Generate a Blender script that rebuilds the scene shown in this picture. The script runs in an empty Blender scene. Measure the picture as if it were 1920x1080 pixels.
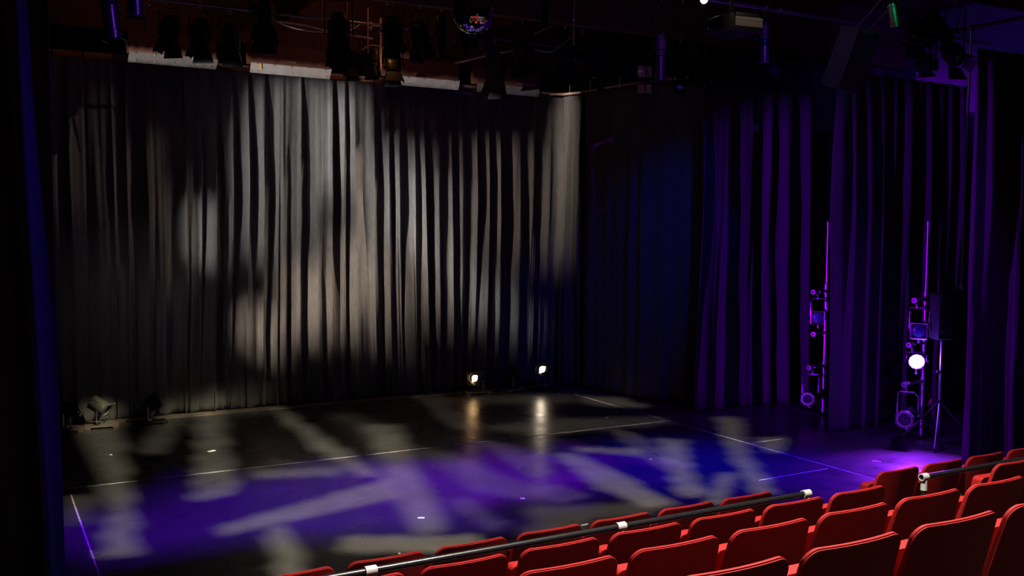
import bpy, bmesh, math, random
from mathutils import Vector, Matrix, noise
random.seed(7)
SC = bpy.context.scene
COL = SC.collection
R = math.radians
V = Vector

# ---------------------------------------------------------------- camera, world, exposure
cam = bpy.data.cameras.new('camera'); cam_o = bpy.data.objects.new('camera', cam); COL.objects.link(cam_o)
cam.sensor_width = 36.0; cam.lens = 36.0 * 1818.2 / 1920.0; cam.clip_start = 0.05; cam.clip_end = 200
pi_, ya, ro = R(3.584), R(29.455), R(0.466)
fw = V((math.sin(ya)*math.cos(pi_), math.cos(ya)*math.cos(pi_), -math.sin(pi_)))
r0 = V((math.cos(ya), -math.sin(ya), 0)); u0 = r0.cross(fw)
rt = r0*math.cos(ro) + u0*math.sin(ro); up = -r0*math.sin(ro) + u0*math.cos(ro)
M = Matrix((rt, up, -fw)).transposed().to_4x4(); M.translation = V((0, 0, 2.683))
cam_o.matrix_world = M
SC.camera = cam_o
SC.view_settings.view_transform = 'Standard'; SC.view_settings.look = 'None'
SC.view_settings.exposure = 0.0; SC.view_settings.gamma = 1.0; SC.view_settings.use_curve_mapping = False
w = bpy.data.worlds.new('world'); SC.world = w; w.use_nodes = True
w.node_tree.nodes['Background'].inputs[0].default_value = (0.25, 0.28, 0.5, 1)
w.node_tree.nodes['Background'].inputs[1].default_value = 0.0006
SC.cycles.max_bounces = 6; SC.cycles.diffuse_bounces = 3; SC.cycles.glossy_bounces = 3
SC.cycles.sample_clamp_indirect = 2.0; SC.cycles.use_light_tree = True

# ---------------------------------------------------------------- materials
def mat(name, col, rough=0.6, metal=0.0, spec=0.5, var=0.0, scale=20.0, bump=0.0, emit=None, es=0.0, sheen=0.0, stretch=(1,1,1), coat=0.0):
    m = bpy.data.materials.new(name); m.use_nodes = True
    nt = m.node_tree; b = nt.nodes['Principled BSDF']
    b.inputs['Base Color'].default_value = (*col, 1); b.inputs['Roughness'].default_value = rough
    b.inputs['Metallic'].default_value = metal; b.inputs['Specular IOR Level'].default_value = spec
    b.inputs['Sheen Weight'].default_value = sheen; b.inputs['Coat Weight'].default_value = coat
    if emit: b.inputs['Emission Color'].default_value = (*emit, 1); b.inputs['Emission Strength'].default_value = es
    if var or bump:
        tc = nt.nodes.new('ShaderNodeTexCoord'); mp = nt.nodes.new('ShaderNodeMapping'); mp.inputs['Scale'].default_value = stretch
        nz = nt.nodes.new('ShaderNodeTexNoise'); nz.inputs['Scale'].default_value = scale; nz.inputs['Detail'].default_value = 4
        nt.links.new(tc.outputs['Object'], mp.inputs[0]); nt.links.new(mp.outputs[0], nz.inputs[0])
        if var:
            cr = nt.nodes.new('ShaderNodeValToRGB'); e = cr.color_ramp.elements
            e[0].position = .3; e[1].position = .7
            e[0].color = (*[c*(1-var) for c in col], 1); e[1].color = (*[min(1, c*(1+var)) for c in col], 1)
            nt.links.new(nz.outputs[0], cr.inputs[0]); nt.links.new(cr.outputs[0], b.inputs['Base Color'])
        if bump:
            bp = nt.nodes.new('ShaderNodeBump'); bp.inputs['Strength'].default_value = bump; bp.inputs['Distance'].default_value = .01
            nt.links.new(nz.outputs[0], bp.inputs['Height']); nt.links.new(bp.outputs[0], b.inputs['Normal'])
    return m

M_CURT = mat('black_stage_fabric', (.080, .078, .076), .85, spec=.25, var=.18, scale=14, bump=.25, sheen=.12, stretch=(3, 3, .6))
M_CURT_SIDE = mat('black_velour', (.030, .028, .034), .9, spec=.15, var=.15, scale=12, bump=.2, sheen=.1, stretch=(3, 3, .6))
M_RED = mat('red_seat_fabric', (.235, .0045, .004), .75, spec=.22, var=.10, scale=240, bump=.12)
M_BLACK = mat('black_paint', (.009, .009, .010), .6, spec=.2, var=.2, scale=30)
M_GLOSSB = mat('gloss_black_enamel', (.008, .008, .009), .30, spec=.35, var=.2, scale=30)
M_PLASTIC = mat('black_plastic', (.018, .018, .02), .35, spec=.5, var=.1, scale=60)
M_STEEL = mat('galvanised_steel', (.45, .45, .47), .38, metal=1, var=.15, scale=40)
M_DARKSTEEL = mat('dark_steel', (.12, .12, .13), .35, metal=.9, var=.2, scale=40)
M_WHITE = mat('white_plastic', (.36, .345, .33), .45, var=.06, scale=40)
M_FLAPD = mat('darker_grey_sheet_metal', (.17, .165, .16), .5, metal=.2, var=.12, scale=9)  # darker copy of the flap metal, for the outer troughs
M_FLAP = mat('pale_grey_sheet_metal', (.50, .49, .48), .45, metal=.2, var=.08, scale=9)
M_BROWN = mat('red_brown_paint', (.11, .042, .026), .65, var=.2, scale=5, bump=.1)
M_CEIL = mat('dark_brown_timber', (.050, .020, .012), .8, var=.3, scale=4, bump=.1)
M_WALLR = mat('dark_grey_wall', (.12, .12, .13), .8, var=.15, scale=3)
M_PINKWOOD = mat('pale_batten_timber', (.45, .30, .25), .6, var=.2, scale=8, bump=.1, stretch=(.4, 4, 4))
M_WOODBASE = mat('raw_plywood', (.12, .10, .075), .7, var=.25, scale=12, bump=.1)
M_TAPE = mat('white_tape', (.5, .46, .48), .6, var=.4, scale=18)
M_PAPER = mat('white_paper_scrap', (.85, .85, .85), .6, var=.05)
M_YELLOW = mat('yellow_tape', (.8, .5, .04), .5, var=.05)
M_MIRROR = mat('mirror_tiles', (.85, .85, .9), .04, metal=1, var=.05, scale=40)
M_GLASS = mat('dark_lens_glass', (.02, .03, .06), .06, spec=.9, var=.1, scale=10, coat=.6)
M_LENSBLUE = mat('blue_coated_lens', (.05, .10, .25), .10, spec=.9, var=.1, coat=.6)
M_SILVER = mat('brushed_silver', (.75, .73, .68), .3, metal=1, var=.1, scale=30)
M_CABLE = mat('black_cable', (.03, .03, .03), .4, var=.2, scale=20)
M_PALECABLE = mat('grey_cable', (.35, .33, .31), .5, var=.2, scale=20)
M_HOT = mat('hot_filament_lens', (1, .8, .5), .4, emit=(1.0, .56, .24), es=6.5, var=.02)
M_HOTW = mat('hot_white_lens', (1, .9, .75), .4, emit=(1.0, .78, .52), es=6, var=.02)
M_WARMDIM = mat('lamp_leak', (1, .7, .4), .4, emit=(1.0, .45, .15), es=5, var=.02)
M_LED = mat('violet_led', (.6, .4, 1), .3, emit=(.42, .16, 1.0), es=70, var=.02)
M_LEDLENS = mat('violet_led_face', (.3, .2, .8), .3, emit=(.35, .08, 1.0), es=9, var=.02)
M_RISER = mat('riser_carpet', (.016, .015, .017), .9, var=.3, scale=60, bump=.2)
M_RISERF = mat('riser_fascia', (.03, .03, .033), .6, var=.2, scale=10)
M_SPK = mat('speaker_coating', (.045, .045, .055), .6, var=.2, scale=80, bump=.2)
M_BADGE = mat('badge_silver', (.8, .8, .8), .3, metal=.8, var=.05)
M_REDPL = mat('red_clip', (.6, .02, .03), .4, var=.05)
M_PAPERLIT = mat('cream_board', (.55, .45, .34), .6, var=.12, scale=6)

def floor_material():
    m = bpy.data.materials.new('black_dance_floor'); m.use_nodes = True
    nt = m.node_tree; b = nt.nodes['Principled BSDF']; L = nt.links.new
    tc = nt.nodes.new('ShaderNodeTexCoord')
    def nz(scale, st, det=5, dist=0.0, rot=0.0):
        mp = nt.nodes.new('ShaderNodeMapping'); mp.inputs['Scale'].default_value = st; mp.inputs['Rotation'].default_value = (0, 0, rot)
        n = nt.nodes.new('ShaderNodeTexNoise'); n.inputs['Scale'].default_value = scale; n.inputs['Detail'].default_value = det; n.inputs['Distortion'].default_value = dist
        L(tc.outputs['Object'], mp.inputs[0]); L(mp.outputs[0], n.inputs[0]); return n
    def ramp(src, p0, c0, p1, c1):
        r = nt.nodes.new('ShaderNodeValToRGB'); e = r.color_ramp.elements
        e[0].position = p0; e[0].color = (*c0, 1); e[1].position = p1; e[1].color = (*c1, 1); L(src, r.inputs[0]); return r
    def add(a, bb, f=1.0):
        x = nt.nodes.new('ShaderNodeMix'); x.data_type = 'RGBA'; x.blend_type = 'ADD'; x.inputs[0].default_value = f
        L(a, x.inputs[6]); L(bb, x.inputs[7]); return x.outputs[2]
    base = ramp(nz(1.3, (1, 1, 1), 6).outputs[0], .3, (.036, .036, .038), .72, (.058, .057, .058))
    scuff = ramp(nz(9, (1, 1, 1), 8, 2.0).outputs[0], .56, (0, 0, 0), .78, (.030, .030, .030))
    s1 = ramp(nz(26, (.06, 1.6, 1), 3, .3, .9).outputs[0], .68, (0, 0, 0), .74, (.07, .07, .07))
    s2 = ramp(nz(22, (.05, 1.8, 1), 3, .5, -.35).outputs[0], .69, (0, 0, 0), .75, (.06, .06, .06))
    s3 = ramp(nz(46, (1, 1, 1), 2).outputs[0], .76, (0, 0, 0), .80, (.25, .25, .25))
    c = add(base.outputs[0], scuff.outputs[0]); c = add(c, s1.outputs[0]); c = add(c, s2.outputs[0]); c = add(c, s3.outputs[0])
    L(c, b.inputs['Base Color'])
    rr = ramp(nz(3, (1, 1, 1), 6).outputs[0], .3, (.24,)*3, .75, (.38,)*3); L(rr.outputs[0], b.inputs['Roughness'])
    b.inputs['Specular IOR Level'].default_value = .42
    bp = nt.nodes.new('ShaderNodeBump'); bp.inputs['Strength'].default_value = .12; bp.inputs['Distance'].default_value = .01
    L(nz(60, (1, 1, 1), 4).outputs[0], bp.inputs['Height']); L(bp.outputs[0], b.inputs['Normal'])
    return m
M_FLOOR = floor_material()

# ---------------------------------------------------------------- helpers
ORG = {}
def tag(o, label=None, cat=None, group=None, kind=None):
    if label: o['label'] = label
    if cat: o['category'] = cat
    if group: o['group'] = group
    if kind: o['kind'] = kind
    return o
def thing(name, label, cat, loc, group=None):
    o = bpy.data.objects.new(name, None); COL.objects.link(o); o.empty_display_size = .1
    o.location = loc; ORG[o] = V(loc)
    return tag(o, label, cat, group)
def basis(z, hint=V((0, 0, 1))):
    z = V(z).normalized(); h = V(hint)
    if abs(z.dot(h)) > .999: h = V((0, 1, 0))
    x = h.cross(z).normalized(); y = z.cross(x)
    return Matrix((x, y, z)).transposed()
class MB:
    def __init__(s): s.bm = bmesh.new()
    def box(s, c, size, rot=None):
        c = V(c); hx, hy, hz = size[0]/2, size[1]/2, size[2]/2; rot = rot or Matrix.Identity(3)
        vs = [s.bm.verts.new(c + rot @ V((a*hx, b*hy, d*hz))) for a in (-1, 1) for b in (-1, 1) for d in (-1, 1)]
        for f in ((0,1,3,2), (4,6,7,5), (0,4,5,1), (2,3,7,6), (0,2,6,4), (1,5,7,3)): s.bm.faces.new([vs[i] for i in f])
        return s
    def ring(s, c, r, rot, n, ry=None):
        return [s.bm.verts.new(V(c) + rot @ V((r*math.cos(2*math.pi*i/n), (ry or r)*math.sin(2*math.pi*i/n), 0))) for i in range(n)]
    def lathe(s, c, axis, prof, n=24, caps=(True, True)):
        rot = basis(axis); ax = V(axis).normalized(); prev = None; first = None
        for t, r in prof:
            cur = s.ring(V(c) + ax*t, max(r, 1e-4), rot, n)
            if prev:
                for i in range(n): s.bm.faces.new((prev[i], prev[(i+1) % n], cur[(i+1) % n], cur[i]))
            else: first = cur
            prev = cur
        if caps[0]: s.bm.faces.new(list(reversed(first)))
        if caps[1]: s.bm.faces.new(prev)
        return s
    def cyl(s, a, b, r, r2=None, n=16, caps=(True, True)):
        a, b = V(a), V(b); return s.lathe(a, b-a, [(0, r), ((b-a).length, r if r2 is None else r2)], n, caps)
    def tube(s, pts, r, n=8, closed=False):
        pts = [V(p) for p in pts]; prev = None; first = None; N = len(pts)
        for i, p in enumerate(pts):
            if closed: d = pts[(i+1) % N] - pts[i-1]
            else: d = pts[min(i+1, N-1)] - pts[max(i-1, 0)]
            rot = basis(d, V((.13, .21, 1)))
            cur = s.ring(p, r, rot, n)
            if prev:
                for k in range(n): s.bm.faces.new((prev[k], prev[(k+1) % n], cur[(k+1) % n], cur[k]))
            else: first = cur
            prev = cur
        if closed:
            for k in range(n): s.bm.faces.new((prev[k], prev[(k+1) % n], first[(k+1) % n], first[k]))
        else:
            s.bm.faces.new(list(reversed(first))); s.bm.faces.new(prev)
        return s
    def prism(s, pts, thick, rot, c):
        """polygon pts (2D) in the xy of rot, extruded by thick along its z, centred at c"""
        c = V(c); a = [s.bm.verts.new(c + rot @ V((x, y, -thick/2))) for x, y in pts]; b = [s.bm.verts.new(c + rot @ V((x, y, thick/2))) for x, y in pts]
        s.bm.faces.new(list(reversed(a))); s.bm.faces.new(b); n = len(pts)
        for i in range(n): s.bm.faces.new((a[i], a[(i+1) % n], b[(i+1) % n], b[i]))
        return s
    def build(s, name, m, parent=None, loc=None, bevel=0.0, smooth=True, seg=2):
        o_ = ORG[parent] if parent else V(loc if loc is not None else (0, 0, 0))
        for v in s.bm.verts: v.co -= o_
        bmesh.ops.recalc_face_normals(s.bm, faces=s.bm.faces)
        me = bpy.data.meshes.new(name); s.bm.to_mesh(me); s.bm.free()
        me.materials.append(m)
        if smooth:
            me.polygons.foreach_set('use_smooth', [True]*len(me.polygons))
            try: me.set_sharp_from_angle(angle=R(35))
            except Exception: pass
        o = bpy.data.objects.new(name, me); COL.objects.link(o)
        if parent: o.parent = parent; ORG[o] = o_
        else: o.location = o_; ORG[o] = o_
        if bevel:
            b = o.modifiers.new('bevel', 'BEVEL'); b.width = bevel; b.segments = seg; b.limit_method = 'ANGLE'; b.angle_limit = R(40)
        return o
def struct(mb, name, m, **k): return tag(mb.build(name, m, **k), kind='structure')

def spot(parent, name, pos, target, energy, color, size_deg, blend=.4, radius=.03, loc_off=None):
    l = bpy.data.lights.new(name, 'SPOT'); l.energy = energy; l.color = color; l.spot_size = R(size_deg); l.spot_blend = blend; l.shadow_soft_size = radius
    o = bpy.data.objects.new(name, l); COL.objects.link(o)
    m = basis(-(V(target) - V(pos))).to_4x4(); org = ORG[parent] if parent else V((0, 0, 0))
    m.translation = V(pos) - org
    if parent: o.parent = parent
    o.matrix_local = m
    return o
def point(parent, name, pos, energy, color, radius=.05):
    l = bpy.data.lights.new(name, 'POINT'); l.energy = energy; l.color = color; l.shadow_soft_size = radius
    o = bpy.data.objects.new(name, l); COL.objects.link(o); org = ORG[parent] if parent else V((0, 0, 0))
    if parent: o.parent = parent
    o.location = V(pos) - org
    return o

# ---------------------------------------------------------------- the setting
struct(MB().box((5, 6.5, -.1), (22, 20, .2)), 'floor', M_FLOOR, smooth=False)
struct(MB().box((5, 16.1, 3.2), (22, .2, 6.6)), 'wall_back', M_CEIL, smooth=False)
struct(MB().box((14.6, 7, 3.2), (.2, 18, 6.6)), 'wall_right', M_WALLR, smooth=False)
struct(MB().box((-3.2, 7, 3.2), (.2, 18, 6.6)), 'wall_left', M_CEIL, smooth=False)
struct(MB().box((5.5, 6.5, 6.5), (18, 20, .2)), 'ceiling', M_CEIL, smooth=False)
struct(MB().box((4.2, 14.02, .004), (9.2, .24, .008)), 'trim_1', M_WOODBASE, smooth=False)
# seating risers (retractable seating: one deck per row)
for i, (y0, y1, z, xr) in enumerate([(3.66, 4.58, .267, 9.5), (2.75, 3.66, .534, 9.5), (1.84, 2.75, .801, 9.5), (.6, 1.84, 1.068, 9.5)]):
    o = MB().box(((xr-1.5)/2+.0, (y0+y1)/2, z/2), (xr+1.5, y1-y0-.002, z-.002)).build('seating_riser', M_RISER, loc=(0, y0, 0), bevel=.008, smooth=False)
    tag(o, ['lowest black carpeted seating step, behind the front row of red chairs', 'second black seating step from the stage, carrying the third row of red chairs',
            'third black seating step from the stage, carrying the fourth row of red chairs', 'highest black seating step, nearest the viewer'][i], 'seating step')

# ceiling beams
def beam(y, z0, z1, th, label, x0=-2.8, x1=14.2, m=M_BROWN):
    tag(MB().box(((x0+x1)/2, y, (z0+z1)/2), (x1-x0, th, z1-z0)).build('ceiling_beam', m, loc=(x0, y, z0), bevel=.01, smooth=False), label, 'beam')
beam(11.4, 5.46, 6.38, .10, 'red-brown ceiling beam running above the middle of the stage, behind the mirror ball')
beam(8.1, 5.62, 6.38, .10, 'red-brown ceiling beam nearest the seats, above the projector')
beam(14.95, 5.42, 6.38, .10, 'dark brown beam at the back, above the white-flapped light troughs')
for i, x in enumerate((1.2, 4.3, 7.4, 10.6)):
    tag(MB().box((x, 11.2, 6.05), (.09, 7.4, .5)).build('ceiling_joist', M_CEIL, loc=(x, 14.9, 5.8), bevel=.008, smooth=False),
        ['leftmost dark joist crossing the ceiling beams', 'second dark ceiling joist from the left, near the orange-lit drop rods', 'third dark ceiling joist from the left, right of the mirror ball', 'rightmost dark ceiling joist, over the side curtains'][i], 'joist')

# lighting pipes
def pipe(name, a, b, r, label, m=M_DARKSTEEL, cat='pipe'):
    return tag(MB().cyl(a, b, r, n=16).build(name, m, loc=a), label, cat)
pipe('lighting_pipe', (-1, 13.2, 5.55), (9.6, 13.2, 5.55), .024, 'long black lighting pipe in front of the white-flapped troughs')
pipe('lighting_pipe', (-1, 12.3, 5.72), (12, 12.3, 5.72), .024, 'rusty-lit lighting pipe just behind the first red-brown beam', M_STEEL)
pipe('lighting_pipe', (-1, 9.0, 5.38), (13, 9.0, 5.38), .024, 'violet-lit lighting pipe above the projector', M_STEEL)
pipe('lighting_pipe', (-1, 7.2, 5.30), (13.5, 7.2, 5.30), .024, 'lighting pipe nearest the seats, carrying the mirror ball')
pipe('lighting_pipe', (10.6, 6.0, 5.12), (10.6, 14, 5.12), .024, 'pipe running front to back over the side curtains')
pipe('lighting_pipe', (-1.5, 7.7, 6.2), (12, 7.7, 6.2), .024, 'high pipe over the front of the stage, above the top of the picture')
pipe('lighting_pipe', (-1.5, 4.8, 6.2), (12, 4.8, 6.2), .024, 'high pipe over the seats, above the top of the picture')
for i, (x, y, z0, z1, lab, m) in enumerate([(5.28, 13.25, 4.92, 5.66, 'orange-lit vertical rod beside the middle lamps', M_PINKWOOD), (5.03, 13.1, 5.12, 5.75, 'thin white vertical drop rod left of the orange-lit rod', M_WHITE),
        (4.42, 13.3, 5.1, 5.9, 'dull red vertical rod over the second white flap', M_BROWN), (6.6, 10.2, 4.93, 5.9, 'violet-lit vertical drop pole right of the mirror ball', M_STEEL), (4.86, 13.5, 5.1, 6.0, 'thin brown vertical rod behind the tall lamp', M_BROWN)]):
    tag(MB().cyl((x, y, z0), (x, y, z1), .016 if i != 1 else .008, n=10).build('drop_rod', m, loc=(x, y, z1)), lab, 'rod')

# ---------------------------------------------------------------- curtains
def curtain(name, label, path, z0, z1, amp, seed, m, wmin=.07, wmax=.22, flare=0.0, nz_rows=56, group=None, step=.012, lean=0.0, gather=.25, micro=.10):
    rnd = random.Random(seed); P = [V((p[0], p[1], 0)) for p in path]
    # dense smooth path
    dense = []
    for i in range(len(P)-1):
        p0 = P[max(i-1, 0)]; p1 = P[i]; p2 = P[i+1]; p3 = P[min(i+2, len(P)-1)]
        n = max(2, int((p2-p1).length/step))
        for k in range(n):
            t = k/n
            dense.append(.5*((2*p1) + (-p0+p2)*t + (2*p0-5*p1+4*p2-p3)*t*t + (-p0+3*p1-3*p2+p3)*t**3) if len(P) > 2 else p1.lerp(p2, t))
    dense.append(P[-1])
    S = [0.0]
    for i in range(1, len(dense)): S.append(S[-1] + (dense[i]-dense[i-1]).length)
    Ltot = S[-1]
    # fold control points: (s, depth)
    def folds():
        ctl = [(-.4, 0)]; s = -.2; sgn = 1
        while s < Ltot+.6:
            w_ = wmin + (wmax-wmin)*rnd.random()**1.5
            if rnd.random() < .12: w_ *= 1.8
            s += w_; sgn = -sgn
            ctl.append((s, sgn*rnd.uniform(.30, 1.05)*min(1, w_/.11+.15) + rnd.uniform(-.25, .25)))
        return ctl
    ctl_a, ctl_b = folds(), folds()
    mic = [-.4]
    while mic[-1] < Ltot+.6: mic.append(mic[-1] + rnd.uniform(.022, .07))
    micv = [rnd.uniform(-1, 1)*(1 if rnd.random() < .75 else 2.2) for _ in mic]
    drift = [(rnd.uniform(-1, 1), rnd.uniform(.3, 1.1), rnd.uniform(0, 6)) for _ in range(4)]
    import bisect
    def mkF(ctl):
        keys = [c[0] for c in ctl]
        def F_(x):
            i = min(max(bisect.bisect_right(keys, x)-1, 0), len(ctl)-2)
            a, b = ctl[i], ctl[i+1]; t = min(max((x-a[0])/(b[0]-a[0]), 0), 1)
            t = t*t*(3-2*t); return a[1] + (b[1]-a[1])*t
        return F_
    Fa, Fb = mkF(ctl_a), mkF(ctl_b)
    def Fm(x):
        i = min(max(bisect.bisect_right(mic, x)-1, 0), len(mic)-2); t = min(max((x-mic[i])/(mic[i+1]-mic[i]), 0), 1)
        t = t*t*(3-2*t); return micv[i]+(micv[i+1]-micv[i])*t
    bm = bmesh.new(); rows = []
    for j in range(nz_rows+1):
        v = j/nz_rows; z = z1 + (z0-z1)*v   # v: 0 at the top
        A = amp*(gather + (1-gather)*min(1, v*2.6)**.8) * (1 + .15*v)
        row = []
        for i, p in enumerate(dense):
            a = dense[max(i-1, 0)]; b = dense[min(i+1, len(dense)-1)]; t = (b-a).normalized(); nrm = V((t.y, -t.x, 0))
            x = S[i]
            dd = sum(.035*c*math.sin(fq*x*1.7+ph+v*2.2) for c, fq, ph in drift) * v
            wz = min(max((v-.12+.25*noise.noise(V((x*.9, 0, seed))))/.75, 0), 1); wz = .62*wz*wz*(3-2*wz)
            dep = (1-wz)*Fa(x+dd) + wz*Fb(x+dd) + micro*Fm(x+dd*1.3)
            fine = .10*math.sin(x*46+3*math.sin(x*2.3)) * max(0, 1-v*4)          # pleats just below the heading
            wr = .12*noise.noise(V((x*5.5, v*7, seed*1.3))) + .07*noise.noise(V((x*16, v*5, seed*2.7)))
            q = p + nrm*(A*(dep + fine) + amp*wr*min(1, v*5)) + t*(A*.35*Fa(x*1.0+dd+.05)) + t*lean*v
            if flare: q = q + nrm*flare*v*v
            row.append(bm.verts.new((q.x, q.y, z)))
        rows.append(row)
    for j in range(nz_rows):
        for i in range(len(dense)-1):
            bm.faces.new((rows[j][i], rows[j+1][i], rows[j+1][i+1], rows[j][i+1]))
    me = bpy.data.meshes.new(name); org = V((path[0][0], path[0][1], z0))
    for vtx in bm.verts: vtx.co -= org
    bm.to_mesh(me); bm.free(); me.materials.append(m)
    me.polygons.foreach_set('use_smooth', [True]*len(me.polygons))
    o = bpy.data.objects.new(name, me); COL.objects.link(o); o.location = org; ORG[o] = org
    so = o.modifiers.new('thickness', 'SOLIDIFY'); so.thickness = .004
    return tag(o, label, 'curtain', group)

curtain('back_curtain', 'wide black pleated curtain across the back of the stage, washed with streaks of white light',
        [(-.9, 14.16), (4, 14.17), (8.55, 14.16), (8.88, 14.0), (9.0, 13.6)], .015, 4.89, .105, 17, M_CURT, wmin=.045, wmax=.24, step=.010, micro=.17)
curtain('side_curtain', 'black side curtain turning forward from the back corner of the stage, tinged dark blue',
        [(9.02, 13.55), (9.1, 13.0), (9.25, 12.0), (9.75, 11.25)], .015, 4.89, .045, 5, M_CURT, wmin=.1, wmax=.25)
curtain('wing_curtain', 'narrow violet-lit wing curtain farthest back, left of both lamp stands',
        [(9.30, 10.95), (11.5, 10.85)], .012, 4.75, .08, 21, M_CURT_SIDE, wmin=.08, wmax=.30, lean=.0)
curtain('wing_curtain', 'middle wing curtain, hanging between the two lamp stands',
        [(10.06, 9.0), (10.12, 9.0), (12.6, 9.05)], .012, 4.75, .10, 34, M_CURT_SIDE)
curtain('wing_curtain', 'nearest right wing curtain with a violet edge, right of the speaker stand',
        [(9.96, 7.0), (10.2, 7.0), (12.9, 6.9)], .012, 4.72, .12, 47, M_CURT_SIDE)
curtain('masking_curtain', 'black masking curtain behind the lamp stands in the right wing',
        [(13.25, 13.6), (13.25, 10), (13.2, 7.4)], .012, 4.4, .06, 53, M_CURT_SIDE, step=.03)
curtain('proscenium_curtain', 'black curtain at the left edge of the picture with thin blue slivers of light',
        [(-1.3, 6.0), (.0, 6.0), (.40, 6.02)], .012, 5.6, .09, 61, M_CURT_SIDE, lean=.10, gather=.7)

# curtain batten (pale boards with ties and studs)
bt = thing('curtain_batten', 'pale pinkish timber batten that carries the back curtain, with dark ties', 'batten', (-1.0, 14.24, 4.9))
MB().box((3.9, 14.30, 4.965), (9.8, .03, .042)).build('upper_board', M_PINKWOOD, bt, smooth=False)
MB().box((3.9, 14.29, 4.918), (9.8, .03, .042)).build('lower_board', M_PINKWOOD, bt, smooth=False)
x = -.8
while x < 8.7:
    t_ = MB().box((x, 14.262, 4.94), (.012, .012, .115)).build('tie', M_BLACK, bt, smooth=False)
    MB().lathe((x, 14.250, 4.872), (0, -1, 0), [(0, .011), (.006, .009), (.012, .002)], 8).build('stud', M_SILVER, t_); x += .375
tr = thing('curved_curtain_rail', 'curved pale rail carrying the side curtain at the back corner', 'rail', (8.8, 14.2, 4.95))
MB().tube([(8.75, 14.22, 4.95), (8.95, 14.12, 4.95), (9.06, 13.8, 4.95), (9.12, 13.2, 4.95), (9.26, 12.3, 4.95), (9.5, 11.5, 4.95)], .022).build('rail_tube', M_PINKWOOD, tr)
for p in ((9.0, 14.0), (9.08, 13.5), (9.17, 12.8), (9.33, 12.1)):
    MB().cyl((p[0], p[1], 4.86), (p[0], p[1], 5.1), .008, n=8).build('hanger', M_SILVER, tr)

# ---------------------------------------------------------------- white-flapped flood troughs
for i, (x0, x1, lab) in enumerate([(1.95, 3.13, 'leftmost flood trough with a grey flap partly behind barn doors'), (3.57, 4.77, 'brightest flood trough, white flap with a yellow tape mark'),
                              (5.63, 6.88, 'third flood trough from the left, studded pale flap right of the orange-lit rod'), (7.18, 8.36, 'rightmost flood trough, darker grey flap')]):
    t = thing('flood_trough', lab, 'stage light', ((x0+x1)/2, 14.0, 5.35), 'flood troughs along the top of the back curtain')
    cx = (x0+x1)/2; L_ = x1-x0; rot = Matrix.Rotation(R(14), 3, 'X')
    MB().prism([(-.10, 0), (.12, 0), (.16, .10), (.10, .27), (-.10, .27)], L_-.03, Matrix(((0, 0, 1), (1, 0, 0), (0, 1, 0))), (cx, 14.02, 4.985)).build('housing', M_BROWN, t, bevel=.006)
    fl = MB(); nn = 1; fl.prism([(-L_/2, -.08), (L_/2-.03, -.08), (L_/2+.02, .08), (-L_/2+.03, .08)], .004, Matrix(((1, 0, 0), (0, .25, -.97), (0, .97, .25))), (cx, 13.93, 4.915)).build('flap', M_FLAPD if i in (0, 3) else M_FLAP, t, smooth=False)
    tag(t.children[-1], 'pale sheet metal flap')
    f_ = t.children[-1]
    for k in range(5):
        for zz in (4.87, 4.965):
            MB().lathe((x0+.1+k*(L_-.2)/4, 13.905+(zz-4.915)*.25, zz), (0, -1, .2), [(0, .009), (.004, .007), (.007, .002)], 8).build('rivet', M_SILVER, f_)
    if i == 1: MB().box((x0+.16, 13.915, 4.935), (.022, .004, .085), Matrix.Rotation(R(-14), 3, 'X')).build('yellow_mark', M_YELLOW, f_, smooth=False)
    MB().box((cx-.1+.1*i, 13.915, 5.035), (.13, .006, .03)).build('rating_plate', mat('rating_plate_%d' % i, (.30, .13, .08), .5, var=.3, scale=60), t, smooth=False)
    for s in (-1, 1):
        MB().tube([(cx+s*L_*.3, 14.02, 5.25), (cx+s*L_*.3, 13.9, 5.42), (cx+s*L_*.3, 13.6, 5.55)], .009).build('bracket', M_DARKSTEEL, t)

# ---------------------------------------------------------------- stage light fixtures
def hook(t, px, d=V((1, 0, 0)), r=.024, m=M_STEEL):
    """C clamp round a pipe at px whose direction is d"""
    mb = MB(); rot = basis(d); pts = [px + rot @ V(((r+.012)*math.cos(a), (r+.012)*math.sin(a), 0)) for a in [R(-60+i*28) for i in range(10)]]
    mb.tube(pts, .010, 8); mb.box(px - V((0, 0, r+.03)), (.03, .03, .035)); mb.cyl(px+V((0, 0, -r-.02)), px+V((0, 0, -r-.085)), .009, n=8)
    mb.cyl(px+V((.03, 0, -r-.02)), px+V((-.045, 0, -r-.02)), .006, n=6)
    mb.build('clamp', m, t)
def yoke(t, top, P, side, half, m=M_BLACK):
    top, P = V(top), V(P); side = side.normalized(); h = V((0, 0, 1)) if top.z > P.z else V((0, 0, -1))
    hgt = abs(top.z - P.z); pts = []
    y_ = P.z + (top.z-P.z)
    a = P + side*half; b = V((a.x, a.y, y_)) - h*.03; c = V((top.x, top.y, y_)) + side*(half-.03)
    d = V((top.x, top.y, y_)) - side*(half-.03); e = P - side*half; f = V((e.x, e.y, y_)) - h*.03
    MB().tube([a, a.lerp(b, .6), b, c, top, d, f, e.lerp(f, .6), e], .0085, 8).build('yoke', m, t)
    for s in (1, -1):
        MB().lathe(P + side*half*s, side*s, [(-.012, .008), (.004, .008), (.006, .022), (.022, .022), (.026, .016)], 10).build('knob', M_PLASTIC, t)
def pigtail(t, a, b, sag=.12, r=.006, m=M_CABLE):
    a, b = V(a), V(b); pts = []
    for i in range(9):
        k = i/8; p = a.lerp(b, k); p.z -= sag*4*k*(1-k); pts.append(p)
    MB().tube(pts, r, 6).build('power_cable', m, t)

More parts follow.
